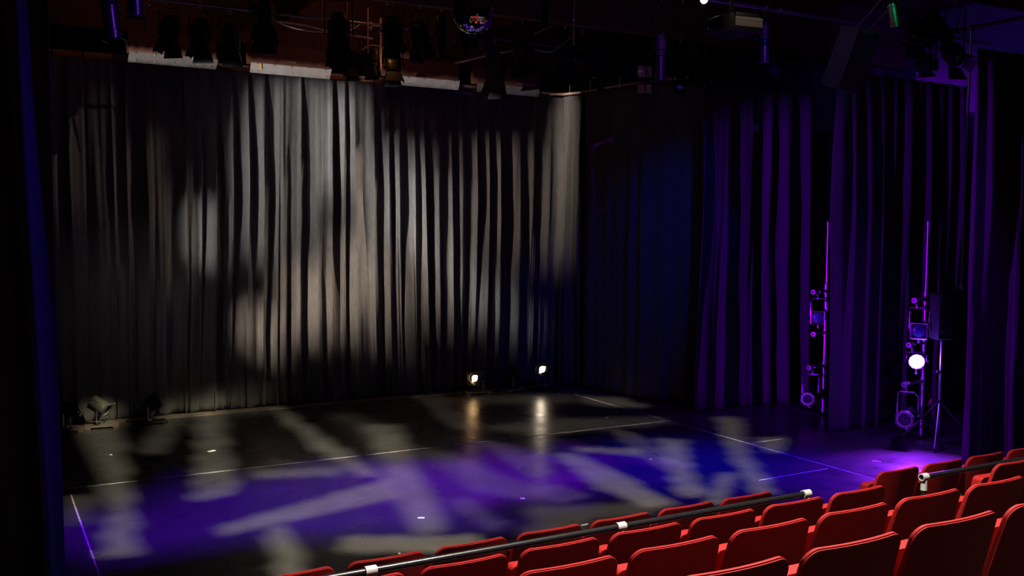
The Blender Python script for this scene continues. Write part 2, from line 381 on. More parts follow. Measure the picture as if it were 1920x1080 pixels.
def fresnel(pos, d, label, size=1.0, doors=True, pipe_z=None, body=M_BLACK, group='barn-doored lamps on the pipe before the back curtain', lens=M_GLASS, spread=22, name='fresnel_lamp'):
    pos = V(pos); d = V(d).normalized(); pz = pipe_z if pipe_z else pos.z+.42*size
    t = thing(name, label, 'stage light', (pos.x, pos.y, pz), group)
    rot = basis(d); side = rot @ V((1, 0, 0)); s = size
    px = V((pos.x, pos.y, pz)); hook(t, px); yoke(t, px - V((0, 0, .105)), pos, side, .155*s)
    mb = MB(); oct_ = [(-.12, -.06), (-.07, -.12), (.07, -.12), (.12, -.06), (.12, .06), (.07, .12), (-.07, .12), (-.12, .06)]
    mb.prism([(x*s, y*s) for x, y in oct_], .24*s, rot, pos - d*.02*s)
    mb.prism([(x*s*.72, y*s*.72) for x, y in oct_], .10*s, rot, pos - d*.18*s)
    for k in range(4): mb.prism([(x*s*1.05, y*s*1.05) for x, y in oct_], .008*s, rot, pos - d*(.12-.035*k)*s)
    hb = mb.build('housing', body, t, bevel=.005)
    MB().lathe(pos + d*.10*s, d, [(0, .105*s), (.03*s, .105*s), (.03*s, .092*s), (.0, .092*s)], 24, (False, False)).build('lens_ring', body, t)
    MB().lathe(pos + d*.10*s, d, [(0, .092*s), (.012*s, .075*s), (.02*s, .045*s), (.023*s, .001)], 24, (True, False)).build('lens', lens, t)
    if doors:
        for k in range(4):
            a = Matrix.Rotation(k*math.pi/2, 3, 'Z'); big = k % 2 == 0; L_ = (.20 if big else .16)*s; w0 = .10*s; w1 = (.15 if big else .095)*s
            hinge = pos + d*.135*s + rot @ a @ V((0, .11*s, 0)); tl = Matrix.Rotation(R(spread), 3, 'X')
            # flap extends along d, tilted outwards
            r2 = rot @ a @ Matrix(((1, 0, 0), (0, math.sin(R(spread)), math.cos(R(spread))), (0, math.cos(R(spread)), -math.sin(R(spread))))).to_3x3()
            MB().prism([(-w0, 0), (w0, 0), (w1, L_), (-w1, L_)], .003, r2, hinge).build('barn_door', body, t, smooth=False)
    pigtail(t, pos - d*.2*s, px + V((.12, 0, 0)))
    return t
def profile(pos, d, label, size=1.0, pipe_z=None, tube=M_GLOSSB, lens=M_GLASS, group='slim spotlights hung over the stage', name='profile_spotlight', frame=True, L=.36, pipe_d=V((1, 0, 0)), under=None):
    pos = V(pos); d = V(d).normalized(); pz = pipe_z if pipe_z else pos.z+.42*size; s = size
    t = thing(name, label, 'stage light', (pos.x, pos.y, pz), group)
    rot = basis(d); side = rot @ V((1, 0, 0)); px = V((pos.x, pos.y, pz)); hook(t, px, pipe_d); yoke(t, px - V((0, 0, .105)), pos, side, .12*s)
    MB().lathe(pos, d, [(-.26*s, .03*s), (-.255*s, .06*s), (-.20*s, .075*s), (-.19*s, .09*s), (-.06*s, .095*s), (-.04*s, .08*s), (.02*s, .08*s)], 24).build('lamp_housing', M_BLACK, t)
    mb = MB(); mb.lathe(pos, d, [(.02*s, .062*s), (.05*s, .070*s), (.055*s, .078*s), (.075*s, .078*s), (.08*s, .070*s), ((L-.08)*s, .070*s), ((L-.075)*s, .080*s), ((L-.05)*s, .080*s), ((L-.045)*s, .074*s), (L*s, .074*s), (L*s, .066*s), ((L-.03)*s, .066*s)], 28, (True, False)); bt_ = mb.build('barrel', tube, t)
    MB().lathe(pos + d*(L-.035)*s, d, [(0, .066*s), (.010*s, .05*s), (.016*s, .02*s), (.017*s, .001)], 24, (True, False)).build('lens', lens, t)
    if frame:
        f_ = MB(); q = .088*s; c = pos + d*(L+.006)*s
        for a, b in (((-q, -q), (q, -q)), ((q, -q), (q, q)), ((q, q), (-q, q)), ((-q, q), (-q, -q))):
            f_.cyl(c + rot @ V((*a, 0)), c + rot @ V((*b, 0)), .008*s, n=6)
        f_.build('gel_frame', M_GLOSSB, t)
    pigtail(t, pos - d*.25*s, px + V((.1, 0, 0)))
    return t
def par(pos, d, label, size=1.0, pipe_z=None, lens=M_GLASS, group='small round cans on the pipes', can=M_BLACK, hang=True, name='par_can', oct_frame=True):
    pos = V(pos); d = V(d).normalized(); s = size; pz = pipe_z if pipe_z else pos.z+.3*s
    t = thing(name, label, 'stage light', (pos.x, pos.y, pz), group); rot = basis(d); side = rot @ V((1, 0, 0)); px = V((pos.x, pos.y, pz))
    if hang: hook(t, px); yoke(t, px - V((0, 0, .105)), pos, side, .12*s)
    MB().lathe(pos, d, [(-.16*s, .03*s), (-.155*s, .065*s), (-.10*s, .085*s), (.10*s, .095*s), (.12*s, .095*s), (.12*s, .085*s), (.08*s, .083*s)], 24, (True, False)).build('can', can, t)
    MB().lathe(pos + d*.07*s, d, [(0, .083*s), (.012*s, .06*s), (.018*s, .001)], 24, (True, False)).build('lens', lens, t)
    if oct_frame:
        c = pos + d*.13*s; n = 8; mb = MB(); pts = [c + rot @ V((.112*s*math.cos(2*math.pi*(i+.5)/n), .112*s*math.sin(2*math.pi*(i+.5)/n), 0)) for i in range(n)]
        mb.tube(pts, .009*s, 6, closed=True); mb.build('gel_frame', M_GLOSSB, t)
    return t

dn = V((0, -.35, -1))
F = 'lamps hung before the back curtain'
N_ = (1, .95, .89); W_ = (1, .80, .64); E_ = 1.0
for px_, pz_, py_, sz, lab, tg, en, colr, cone, sp_ in [
    (2.36, 5.15, 13.2, .9, 'square barn-doored lamp in front of the leftmost flood trough', (1.37, 3.5), 420, W_, 34, 18),
    (2.75, 5.14, 13.2, .95, 'tall barn-doored lamp just right of the one before the leftmost trough', (2.05, 3.1), 420, W_, 30, 18),
    (3.14, 5.12, 13.2, .95, 'barn-doored lamp covering the gap between the first two troughs', (2.6, 1.5), 500, N_, 34, 20),
    (3.34, 5.26, 12.3, 1.15, 'big dark lamp above the yellow tape mark', (2.75, 2.7), 1500, N_, 22, 20),
    (4.32, 5.18, 12.3, 1.15, 'large lamp at the right end of the white flap', (3.45, 3.3), 1500, N_, 26, 16),
    (4.83, 4.98, 13.2, .7, 'lower lamp with flaring doors, left of the orange-lit rod', (4.30, 1.6), 1700, W_, 22, 30),
    (5.11, 5.03, 13.2, .72, 'round-topped lamp touching the orange-lit rod', (4.2, 3.9), 1100, N_, 44, 12),
    (5.46, 5.00, 13.2, .85, 'lamp with a wide tilted hood right of the orange-lit rod', (5.0, 2.1), 1500, W_, 24, 35),
    (5.08, 5.28, 12.3, .95, 'upper dark lamp over the third trough, left of the pair', (4.9, 3.4), 1000, N_, 22, 18),
    (5.47, 5.26, 12.3, .95, 'upper dark lamp over the third trough, right of the pair', (6.35, 2.6), 2200, N_, 20, 18),
    (7.14, 5.04, 13.2, 1.1, 'barn-doored lamp in front of the rightmost trough', (5.9, 3.1), 1500, N_, 28, 18),
    (7.09, 5.16, 12.3, .9, 'dark lamp hanging behind the rightmost trough lamp', (7.05, 1.9), 900, N_, 18, 18),
    (7.82, 5.20, 12.3, .9, 'faint dark lamp over the back corner of the stage', (7.6, 2.9), 900, W_, 26, 18),
    ]:
    P_ = V((px_, py_, pz_)); D_ = V(((tg[0]-px_)*.10, -.12 if py_ > 13 else -.25, -1)).normalized()
    fresnel(P_, D_, lab, sz, pipe_z=5.55 if py_ > 13 else 5.72, spread=sp_*.7, group=F)
profile((5.79, 12.3, 5.34), (.05, -.1, -1), 'violet-banded spotlight just left below the mirror ball', .95, pipe_z=5.72)
profile((6.14, 12.3, 5.38), (.05, -.1, -1), 'blue-lit spotlight tube right below the mirror ball', .8, pipe_z=5.72)
profile((1.12, 9.0, 4.58), (.10, -.05, -1), 'violet-lit spotlight near the left end of the rig, pointing straight down', .92, pipe_z=5.38)
profile((1.33, 9.0, 4.80), (.02, 0, -1), 'upper left spotlight with a bright violet edge, cut by the top of the picture', .92, pipe_z=5.38)
profile((7.02, 9.0, 4.68), (.05, .05, -1), 'violet spotlight over the right of the stage with a looping cable', .82, pipe_z=5.38)
profile((8.62, 9.0, 5.02), (.08, .05, -1), 'violet spotlight right of the projector', .8, pipe_z=5.38)
profile((8.45, 12.3, 5.0), (.05, .0, -1), 'small magenta-lit spotlight over the back corner', .75, pipe_z=5.72)
profile((5.48, 9.0, 5.12), (-.08, -.05, -1), 'violet tube spotlight right of the mirror ball, at the top of the picture', .8, pipe_z=5.38)
profile((8.70, 7.2, 5.12), (.25, -.05, -1), 'spotlight tube with violet and green stripes above the hanging speaker', .75, pipe_z=5.30, tube=M_SILVER)
par((7.32, 9.0, 4.36), (-.5, -.5, -.75), 'left of the pair of faint cans hanging at mid right', .8, pipe_z=5.38)
par((7.62, 9.0, 4.38), (.2, -.9, -.35), 'right of the pair of faint cans, with an eight-sided frame', .8, pipe_z=5.38)
par((8.85, 9.0, 4.62), (.2, -.7, -.6), 'faint blue can below the spotlight right of the projector', .9, pipe_z=5.38)
fresnel((9.12, 7.2, 4.85), (-.3, -.5, -.8), 'dark lamp right of the hanging speaker', .8, pipe_z=5.30, group='lamps over the right wing')
fresnel((9.45, 7.2, 4.95), (.3, -.5, -.8), 'dark lamp further right of the hanging speaker, near the ceiling', .75, pipe_z=5.30, group='lamps over the right wing')
fresnel((9.76, 7.2, 4.66), (-.2, -.7, -.7), 'round dark lamp above the violet edge of the nearest wing curtain', .8, pipe_z=5.30, group='lamps over the right wing')

# loose cables in the rig
def cable(pts, r, label, m=M_CABLE):
    P = [V(p) for p in pts]; out = []
    for i in range(len(P)-1):
        p0 = P[max(i-1, 0)]; p1 = P[i]; p2 = P[i+1]; p3 = P[min(i+2, len(P)-1)]
        for k in range(8):
            t = k/8; out.append(.5*((2*p1) + (-p0+p2)*t + (2*p0-5*p1+4*p2-p3)*t*t + (-p0+3*p1-3*p2+p3)*t**3))
    out.append(P[-1]); tag(MB().tube(out, r, 6).build('cable', m, loc=P[0]), label, 'cable')
cable([(3.55, 13.2, 5.53), (3.8, 13.0, 5.36), (4.1, 13.0, 5.32), (4.4, 13.0, 5.33), (4.7, 13.0, 5.38), (4.95, 13.2, 5.53)], .008, 'pale sagging cable above the white flap', M_PALECABLE)
cable([(3.75, 13.1, 5.42), (4.1, 13.1, 5.41), (4.5, 13.1, 5.36), (5.1, 13.1, 5.33)], .012, 'long pale cable running right from the big dark lamp', M_PALECABLE)
cable([(4.9, 13.0, 5.14), (5.05, 13.0, 5.22), (5.25, 13.0, 5.18), (5.35, 13.0, 5.05)], .008, 'pale looped cable over the round-topped lamp', M_PALECABLE)
cable([(6.35, 13, 5.08), (6.8, 12.6, 5.2), (7.2, 12.4, 5.28)], .014, 'thick pale cable rising right under the mirror ball', M_PALECABLE)
cable([(7.1, 12, 5.42), (7.4, 12, 5.56), (7.7, 12, 5.66)], .008, 'thin straight cable rising right of the mirror ball', M_PALECABLE)
cable([(7.1, 12.0, 5.20), (7.4, 12, 5.2), (7.6, 12, 5.34), (7.75, 12, 5.50), (7.85, 12.3, 5.70)], .008, 'thin hooked cable right of the mirror ball', M_PALECABLE)
cable([(5.0, 13.2, 5.36), (5.3, 13.2, 5.42), (5.5, 13.2, 5.38), (5.8, 13.2, 5.46)], .007, 'cable draped across the drop rods')
cable([(7.0, 9, 4.9), (6.83, 9, 4.62), (6.86, 9, 4.42), (7.05, 9, 4.36)], .007, 'cable looping round the violet spotlight', M_CABLE)
cable([(7.4, 9, 5.1), (7.28, 9, 4.75), (7.36, 9, 4.55), (7.5, 9, 4.75), (7.55, 9, 5.1)], .006, 'hanging cable loop above the faint cans')
cable([(1.0, 12.9, 5.45), (1.6, 12.9, 5.4), (2.2, 12.9, 5.36), (2.9, 12.9, 5.45)], .009, 'cable along the left of the rig')
cable([(9.2, 8.0, 5.05), (9.7, 7.8, 4.86), (10.2, 7.8, 4.95), (10.6, 7.9, 5.10)], .01, 'thick cable sagging over the right wing')

# ---------------------------------------------------------------- mirror ball
t = thing('mirror_ball', 'mirror ball of small square tiles hanging from the rig', 'mirror ball', (3.58, 7.0, 5.25))
c = V((3.58, 7.0, 4.39)); mb = MB(); nl = 26; rr = .168
mb.lathe(c, (0, 0, 1), [(-rr*.975*math.cos(math.pi*i/20), max(.001, rr*.975*math.sin(math.pi*i/20))) for i in range(21)], 40)
mb.build('core', M_BLACK, t)
mb = MB(); rnd = random.Random(3)
for i in range(nl):
    th = math.pi*(i+.5)/nl; n = max(4, int(2*math.pi*math.sin(th)*nl/math.pi)); h = math.pi/nl*rr*.44
    for k in range(n):
        ph = 2*math.pi*(k+.5*(i % 2))/n
        nrm = V((math.sin(th)*math.cos(ph), math.sin(th)*math.sin(ph), math.cos(th)))
        j = (nrm + V([rnd.uniform(-.03, .03) for _ in range(3)])).normalized()
        mb.box(c + nrm*rr, (h*1.94, h*1.94, .003), basis(j))
mb.build('mirror_tiles', M_MIRROR, t, smooth=False)
MB().cyl(c + V((0, 0, rr)), (3.58, 7.0, 5.27), .004, n=6).build('hanging_wire', M_STEEL, t)
MB().cyl((3.58, 7, 4.55), (3.58, 7, 4.60), .03, n=16).build('cap', M_STEEL, t)

# ---------------------------------------------------------------- projector
t = thing('projector', 'dark rounded projector hanging at the top of the picture', 'projector', (7.22, 8.05, 5.38))
rz = Matrix.Rotation(R(-8), 3, 'Z'); pc = V((7.22, 8.05, 4.84))
def lp(x, y, z): return pc + rz @ V((x, y, z))
out = [(-.26, -.12), (-.24, -.19), (-.18, -.23), (.22, -.23), (.25, -.20), (.25, .17), (.22, .20), (-.20, .20), (-.25, .16)]
MB().prism(out, .16, rz, pc).build('case', M_PLASTIC, t, bevel=.014, seg=3)
MB().box(lp(.06, -.234, .02), (.34, .012, .10), rz).build('vent_panel', mat('projector_vents', (.30, .27, .24), .5, var=.4, scale=1, stretch=(1, 1, 120)), t, smooth=False)
MB().box(lp(.06, -.12, .095), (.30, .20, .05), rz).build('lamp_cover', M_DARKSTEEL, t, bevel=.01)
MB().lathe(lp(-.262, -.02, 0), rz @ V((-1, 0, 0)), [(-.01, .055), (.02, .055), (.02, .045), (.0, .04)], 20).build('lens', M_GLASS, t)
MB().lathe(lp(.07, -.05, -.081), (0, 0, -1), [(0, .012), (.004, .010)], 10).build('indicator_lamp', M_BADGE, t)
MB().cyl(lp(0, 0, .08), (7.22, 8.05, 5.62), .022, n=12).build('mount_pole', M_BLACK, t)
MB().box(lp(0, 0, .115), (.22, .22, .02), rz).build('mount_plate', M_BLACK, t, bevel=.004)
t = thing('bare_lamp', 'small warm lamp glowing above the projector at the top edge', 'lamp', (7.05, 8.3, 5.38))
MB().cyl((7.05, 8.3, 5.38), (7.05, 8.3, 5.22), .03, n=14).build('lamp_holder', M_BLACK, t)
MB().lathe((7.05, 8.3, 5.165), (0, 0, 1), [(-.045, .002), (-.04, .02), (-.02, .038), (.01, .042), (.04, .03), (.055, .015)], 16).build('bulb', M_HOTW, t)
point(t, 'glow', (7.15, 7.4, 5.2), 2.0, (1, .80, .62), .04)  # added warm fill, set forward of the bulb to reach the projector vents

# notice boards / lit patch behind the projector
t = thing('notice_board', 'pair of small cream boards on a dark frame below the projector', 'board', (8.9, 12.0, 4.9))
for zc, hh in ((5.055, .17), (4.80, .13)):
    MB().box((9.06, 12.0, zc), (.21, .02, hh), Matrix.Rotation(R(-25), 3, 'Z')).build('board_face', M_PAPERLIT, t, smooth=False)
MB().cyl((9.06, 11.97, 4.72), (9.06, 11.97, 5.5), .007, n=8).build('frame_rod', M_BLACK, t)

# ---------------------------------------------------------------- hanging speaker (tilted cabinet)
t = thing('hanging_speaker', 'large tilted loudspeaker cabinet hanging at upper right', 'speaker', (8.74, 7.5, 5.3))
sp = (Matrix.Rotation(R(14), 3, 'Z') @ Matrix.Rotation(R(20), 3, 'X')).to_3x3(); scn = V((8.74, 7.78, 4.60))
MB().prism([(-.25, -.12), (.25, -.12), (.20, .12), (-.22, .12)], .68, sp, scn).build('cabinet', M_SPK, t, bevel=.010)
MB().prism([(-.235, 0), (.235, 0), (.235, .004), (-.235, .004)], .63, sp, scn + sp @ V((0, -.127, 0))).build('grille', M_PLASTIC, t, smooth=False)
for s_ in (-1, 1): MB().cyl(scn + sp @ V((s_*.12, 0, .3)), (8.84+s_*.12, 7.2, 5.3), .006, n=6).build('hanging_wire', M_STEEL, t)
MB().box(scn + sp @ V((0, 0, .34)), (.3, .08, .02), sp).build('fly_bracket', M_DARKSTEEL, t)

# ---------------------------------------------------------------- lamp stands in the right wing
def arm(parent, pole, z, end, m=M_STEEL):
    a = V((pole[0], pole[1], z)); b = V(end); mb = MB(); mb.cyl(a, b, .021, n=12); mb.lathe(a - V((0, 0, .05)), (0, 0, 1), [(0, .036), (.1, .036)], 14)
    o = mb.build('side_arm', m, parent)
    d = (b-a).normalized(); MB().lathe(b, d, [(0, .034), (.035, .034), (.035, .022), (.004, .02)], 14, (True, False)).build('end_cap', m, o)
    return o
def lamp_stand(x, y, label, zs, top=2.8):
    t = thing('lamp_stand', label, 'stand', (x, y, 0), 'tall lamp stands in the right wing')
    MB().box((x+.10, y+.20, .018), (.54, .54, .03)).build('base_plate', M_BLACK, t, bevel=.004, smooth=False)
    mb = MB(); mb.cyl((x, y, .03), (x, y, 1.9), .026, n=16); mb.cyl((x, y, 1.85), (x, y, top), .019, n=14); mb.lathe((x, y, 1.84), (0, 0, 1), [(0, .034), (.06, .034)], 16)
    mb.build('pole', M_STEEL, t)
    mb = MB(); mb.cyl((x-.04, y, top-.03), (x+.04, y, top-.03), .008, n=8); mb.lathe((x, y, top-.06), (0, 0, 1), [(0, .024), (.06, .024)], 12); mb.build('top_cap', M_STEEL, t)
    for z, e in zs: arm(t, (x, y), z, e)
    return t
def stand_lamp(kind, pos, d, top, label, size, lensm, can=M_BLACK):
    pos, d, top = V(pos), V(d).normalized(), V(top); s = size
    t = thing('side_spotlight' if kind != 'led' else 'led_lamp', label, 'stage light', top, 'lamps clamped to the stands in the right wing')
    rot = basis(d); side = rot @ V((1, 0, 0))
    hook(t, top, V((1, 0, 0)), .021); yoke(t, top - V((0, 0, .10)), pos, side, .115*s, M_STEEL)
    if kind == 'square':
        MB().lathe(pos, d, [(-.30*s, .04*s), (-.29*s, .07*s), (-.16*s, .09*s), (-.03*s, .085*s), (.02*s, .065*s), (.17*s, .065*s)], 24).build('lamp_housing', can, t)
        q = .095*s; c = pos + d*.19*s; fr = MB()
        fr.prism([(-q, -q), (q, -q), (q, q), (-q, q)], .016, rot, c - d*.012); b = fr.build('front_plate', M_PLASTIC, t, bevel=.004)
        fr = MB()
        for a, b2 in (((-q, -q), (q, -q)), ((q, -q), (q, q)), ((q, q), (-q, q)), ((-q, q), (-q, -q))): fr.cyl(c + rot @ V((*a, 0)), c + rot @ V((*b2, 0)), .008, n=6)
        fr.build('gel_frame', M_STEEL, t)
        MB().lathe(c, d, [(0, .075*s), (.006, .075*s), (.018, .045*s), (.022, .001)], 28, (True, False)).build('lens', lensm, t)
    elif kind == 'round':
        MB().lathe(pos, d, [(-.30*s, .04*s), (-.29*s, .07*s), (-.16*s, .09*s), (-.03*s, .085*s), (.0, .065*s), (.20*s, .065*s)], 24).build('lamp_housing', can, t)
        c = pos + d*.22*s; mb = MB(); n = 8
        pts = [c + rot @ V((.105*s*math.cos(2*math.pi*(i+.5)/n), .105*s*math.sin(2*math.pi*(i+.5)/n), 0)) for i in range(n)]
        mb.tube(pts, .009, 6, closed=True); mb.build('gel_frame', M_STEEL, t)
        MB().lathe(pos + d*.2*s, d, [(0, .09*s), (.03*s, .09*s), (.03*s, .072*s), (0, .070*s)], 28, (True, False)).build('front_ring', M_SILVER, t)
        MB().lathe(c - d*.02, d, [(0, .07*s), (.01, .05*s), (.016, .001)], 24, (True, False)).build('lens', lensm, t)
        for k in range(3): MB().cyl(c + rot @ V((-.09*s, (-.04+.04*k)*s, .004)), c + rot @ V((.09*s, (-.04+.04*k)*s, .004)), .003, n=6).build('guard_bar', M_STEEL, t)
    else:
        MB().lathe(pos, d, [(-.12*s, .05*s), (-.115*s, .08*s), (.0, .10*s), (.06*s, .10*s), (.06*s, .092*s), (.03*s, .092*s)], 28, (True, False)).build('lamp_housing', can, t)
        f_ = MB().lathe(pos + d*.025*s, d, [(0, .092*s), (.004, .092*s)], 28).build('led_panel', M_LEDLENS, t)
        for ring, n in ((0, 1), (.036, 6), (.074, 12)):
            for k in range(n):
                c = pos + d*.032*s + rot @ V((ring*s*math.cos(2*math.pi*k/n), ring*s*math.sin(2*math.pi*k/n), 0))
                MB().lathe(c, d, [(0, .014*s), (.004, .012*s), (.007, .003)], 10).build('led', M_LED, f_)
    MB().lathe(pos - V((0, 0, .09*s)), (0, 0, -1), [(0, .016), (.05, .016), (.05, .022), (.08, .022)], 12).build('focus_knob', M_STEEL, t)
    return t
# far stand (between farthest and middle wing curtains)
FX, FY = 10.84, 9.95
lamp_stand(FX, FY, 'lamp stand farther from the viewer, partly behind the middle wing curtain', [(1.80, (10.50, 9.86, 1.80)), (1.20, (10.50, 9.84, 1.20)), (.72, (10.46, 9.86, .72))])
stand_lamp('square', (10.49, 9.76, 1.46), (-.75, -.62, -.02), (10.58, 9.86, 1.80), 'square-fronted lamp on the farther stand, by the middle curtain', .95, M_LENSBLUE)
stand_lamp('round', (10.37, 9.76, .33), (-.8, -.55, -.02), (10.52, 9.86, .72), 'round-fronted lamp at the foot of the farther stand', .95, M_GLASS)
# near stand
PX, PY = 10.77, 8.23
lamp_stand(PX, PY, 'lamp stand nearer the viewer, beside the speaker on its tripod', [(1.80, (10.48, 8.16, 1.80)), (1.24, (10.38, 8.14, 1.24)), (.74, (10.32, 8.14, .74))])
stand_lamp('square', (10.44, 8.06, 1.44), (-.80, -.60, -.02), (10.54, 8.18, 1.80), 'square-fronted lamp above the glowing violet lamp', 1.0, M_LENSBLUE)
led = stand_lamp('led', (10.41, 8.06, 1.045), (-.72, -.66, -.10), (10.44, 8.15, 1.24), 'glowing violet lamp of many small diodes on the nearer stand', 1.0, M_LED)
stand_lamp('round', (10.25, 8.04, .36), (-.85, -.5, -.02), (10.36, 8.15, .74), 'round-fronted lamp at the foot of the nearer stand', 1.05, M_GLASS)
# clutter on the near stand
for k, (z, lab) in enumerate([(.90, 'white plug hanging beside the nearer lamp stand'), (.42, 'plug with a red clip hanging beside the nearer lamp stand')]):
    t = thing('plug', lab, 'plug', (PX-.09+.16*k, PY-.05, z+.1))
    MB().lathe((PX-.09+.16*k, PY-.05, z), (.3, 0, 1), [(0, .02), (.03, .024), (.07, .018)], 12).build('plug_body', M_WHITE if k == 0 else M_PLASTIC, t)
    MB().tube([(PX-.07+.16*k, PY-.05, z+.07), (PX-.04+.1*k, PY-.05, z+.16), (PX+.01, PY-.03, z+.2)], .006).build('cord', M_CABLE, t)
    if k: MB().box((PX+.08, PY-.075, z+.06), (.02, .01, .05)).build('clip', M_REDPL, t, smooth=False)

# speaker on a tripod
TX, TY = 10.60, 7.85
t = thing('speaker_tripod', 'black tripod stand with spread legs under the slim loudspeaker', 'stand', (TX, TY, 0))
mb = MB(); mb.cyl((TX, TY, .12), (TX, TY, 1.33), .0175, n=14); mb.cyl((TX, TY, .12), (TX, TY, .75), .022, n=14); mb.build('pole', M_STEEL, t)
MB().lathe((TX, TY, .50), (0, 0, 1), [(0, .034), (.07, .034)], 14).build('collar', M_PLASTIC, t)
MB().lathe((TX, TY, .15), (0, 0, 1), [(0, .034), (.05, .034)], 14).build('collar', M_PLASTIC, t)
MB().lathe((TX-.03, TY, .93), (-1, 0, 0), [(0, .008), (.02, .008), (.02, .022), (.04, .018)], 10).build('knob', M_PLASTIC, t)
for a in (94, 212, 332):
    e = V((TX+.49*math.cos(R(a)), TY+.49*math.sin(R(a)), .03)); l_ = MB().cyl((TX+.03*math.cos(R(a)), TY+.03*math.sin(R(a)), .52), e, .012, n=10).build('leg', M_STEEL, t)
    MB().lathe(e + V((0, 0, .02)), (math.cos(R(a))*.6, math.sin(R(a))*.6, -.52), [(-.03, .018), (.02, .018), (.026, .012)], 10).build('rubber_foot', M_PLASTIC, l_)
    MB().cyl((TX, TY, .18), V((TX, TY, .52)).lerp(e, .55), .007, n=8).build('brace', M_DARKSTEEL, t)
t = thing('loudspeaker', 'slim black loudspeaker on the tripod beside the nearest wing curtain', 'speaker', (TX, TY, 1.30))
rs = Matrix.Rotation(R(-20), 3, 'Z'); sc_ = V((TX, TY+.02, 1.615))
MB().prism([(-.12, -.13), (.10, -.13), (.12, -.06), (.08, .13), (-.08, .13)], .56, rs, sc_).build('cabinet', M_SPK, t, bevel=.012, seg=3)
MB().prism([(-.105, 0), (.085, 0), (.085, .006), (-.105, .006)], .52, rs, sc_ + rs @ V((0, -.136, 0))).build('grille', M_PLASTIC, t, smooth=False)
MB().box(sc_ + rs @ V((-.07, -.142, -.18)), (.03, .006, .02), rs).build('badge', M_BADGE, t, smooth=False)
MB().lathe((TX, TY, 1.30), (0, 0, 1), [(0, .03), (.03, .03)], 12).build('pole_socket', M_PLASTIC, t)
# thin purple pole by the nearest wing curtain
MB_ = MB().box((10.6, 7.6, 5.12), (.07, .05, .07)); t = thing('drop_pole', 'thin violet-lit pole hanging above the slim loudspeaker at the edge of the nearest wing curtain', 'pole', (10.6, 7.6, 5.12))
MB().cyl((10.6, 7.6, 2.0), (10.6, 7.6, 5.12), .015, n=10).build('tube', M_STEEL, t); MB_.build('clamp', M_STEEL, t); MB().lathe((10.6, 7.6, 1.97), (0, 0, 1), [(0, .026), (.06, .026)], 12).build('joint', M_STEEL, t)

# ---------------------------------------------------------------- floor lamps along the curtain
def floor_lamp(x, y, d, label, lens, rot_deg, can, h=.27, size=1.0, dark_base=False):
    t = thing('floor_spotlight', label, 'stage light', (x, y, 0), 'lamps standing on the floor before the back curtain')
    rz = Matrix.Rotation(R(rot_deg), 3, 'Z'); s = size
    b = MB(); b.box((x, y, .032), (.42*s, .20*s, .022), rz)
    for k in (-1, 1): b.box(V((x, y, .01)) + rz @ V((k*.17*s, 0, 0)), (.07, .20*s, .022), rz)
    b.build('base_board', M_BLACK if dark_base else M_WOODBASE, t, bevel=.003, smooth=False)
    d = V(d).normalized(); P = V((x, y, h)); rot = basis(d); side = rot @ V((1, 0, 0))
    yoke(t, (x, y, .06), P, side, .125*s, M_STEEL)
    MB().cyl((x, y, .04), (x, y, .07), .02, n=12).build('swivel', M_STEEL, t)
    mb = MB(); mb.lathe(P, d, [(-.17*s, .02*s), (-.165*s, .06*s), (-.12*s, .09*s), (.05*s, .10*s), (.09*s, .10*s), (.09*s, .09*s), (.05*s, .088*s)], 24, (True, False))
    for k in range(8):
        a = 2*math.pi*k/8; mb.box(P - d*.09*s + rot @ V((.088*s*math.cos(a), .088*s*math.sin(a), 0)), (.02*s, .02*s, .12*s), rot)
    mb.build('can', can, t)
    hot = lens in (M_HOT, M_HOTW); lz = MB().lathe(P + d*.045*s, d, [(0, .088*s), (.014*s, .06*s), (.02*s, .001)], 24, (True, False)).build('lens', M_GLASS if hot else lens, t)
    if hot:
        core = MB(); core.lathe(P + d*.05*s, d, [(0, .058*s), (.02, .045*s), (.028, .001)], 18, (True, False)); core.box(P + d*.062*s + rot @ V((.03, .035, 0)), (.05, .03, .012), rot); core.box(P + d*.062*s + rot @ V((-.03, -.04, 0)), (.03, .05, .012), rot)
        core.build('glowing_lamp', lens, t)
    c = P + d*.10*s; q = .105*s; fr = MB()
    for a, b2 in (((-q, -q), (q, -q)), ((q, -q), (q, q)), ((q, q), (-q, q)), ((-q, q), (-q, -q))): fr.cyl(c + rot @ V((*a, 0)), c + rot @ V((*b2, 0)), .010*s, n=6)
    fr.build('gel_frame', can, t)
    pigtail(t, P - d*.16*s, (x+.3, y+.12, .012), sag=.05)
    return t
M_CAND = mat('weathered_grey_can', (.10, .10, .085), .45, metal=.3, var=.35, scale=30)
M_CAN = mat('grey_green_can', (.22, .22, .17), .45, metal=.4, var=.2, scale=20)
floor_lamp(1.10, 13.62, (.8, -.35, .45), 'leftmost floor lamp, half hidden by the black curtain edge', M_GLASS, -10, M_BLACK)
floor_lamp(1.52, 13.68, (.72, -.5, -.50), 'pale grey floor lamp tipped down to the right, standing at far left', M_GLASS, -5, M_CAND, .27, 1.0)
floor_lamp(2.12, 13.62, (.8, -.3, .5), 'unlit floor lamp with a blue glint, third from the left', M_GLASS, 5, M_BLACK, dark_base=True)
L1 = floor_lamp(7.14, 13.78, (-.85, -.52, -.05), 'floor lamp glowing orange at the middle right of the curtain', M_HOT, -5, M_CAN, .26)
floor_lamp(7.76, 13.70, (.75, -.35, .55), 'unlit floor lamp between the two glowing ones', M_GLASS, 20, M_BLACK)
L3 = floor_lamp(8.30, 13.62, (-.72, -.62, .12), 'floor lamp glowing white near the back corner', M_HOTW, 0, M_BLACK, .34, dark_base=True)
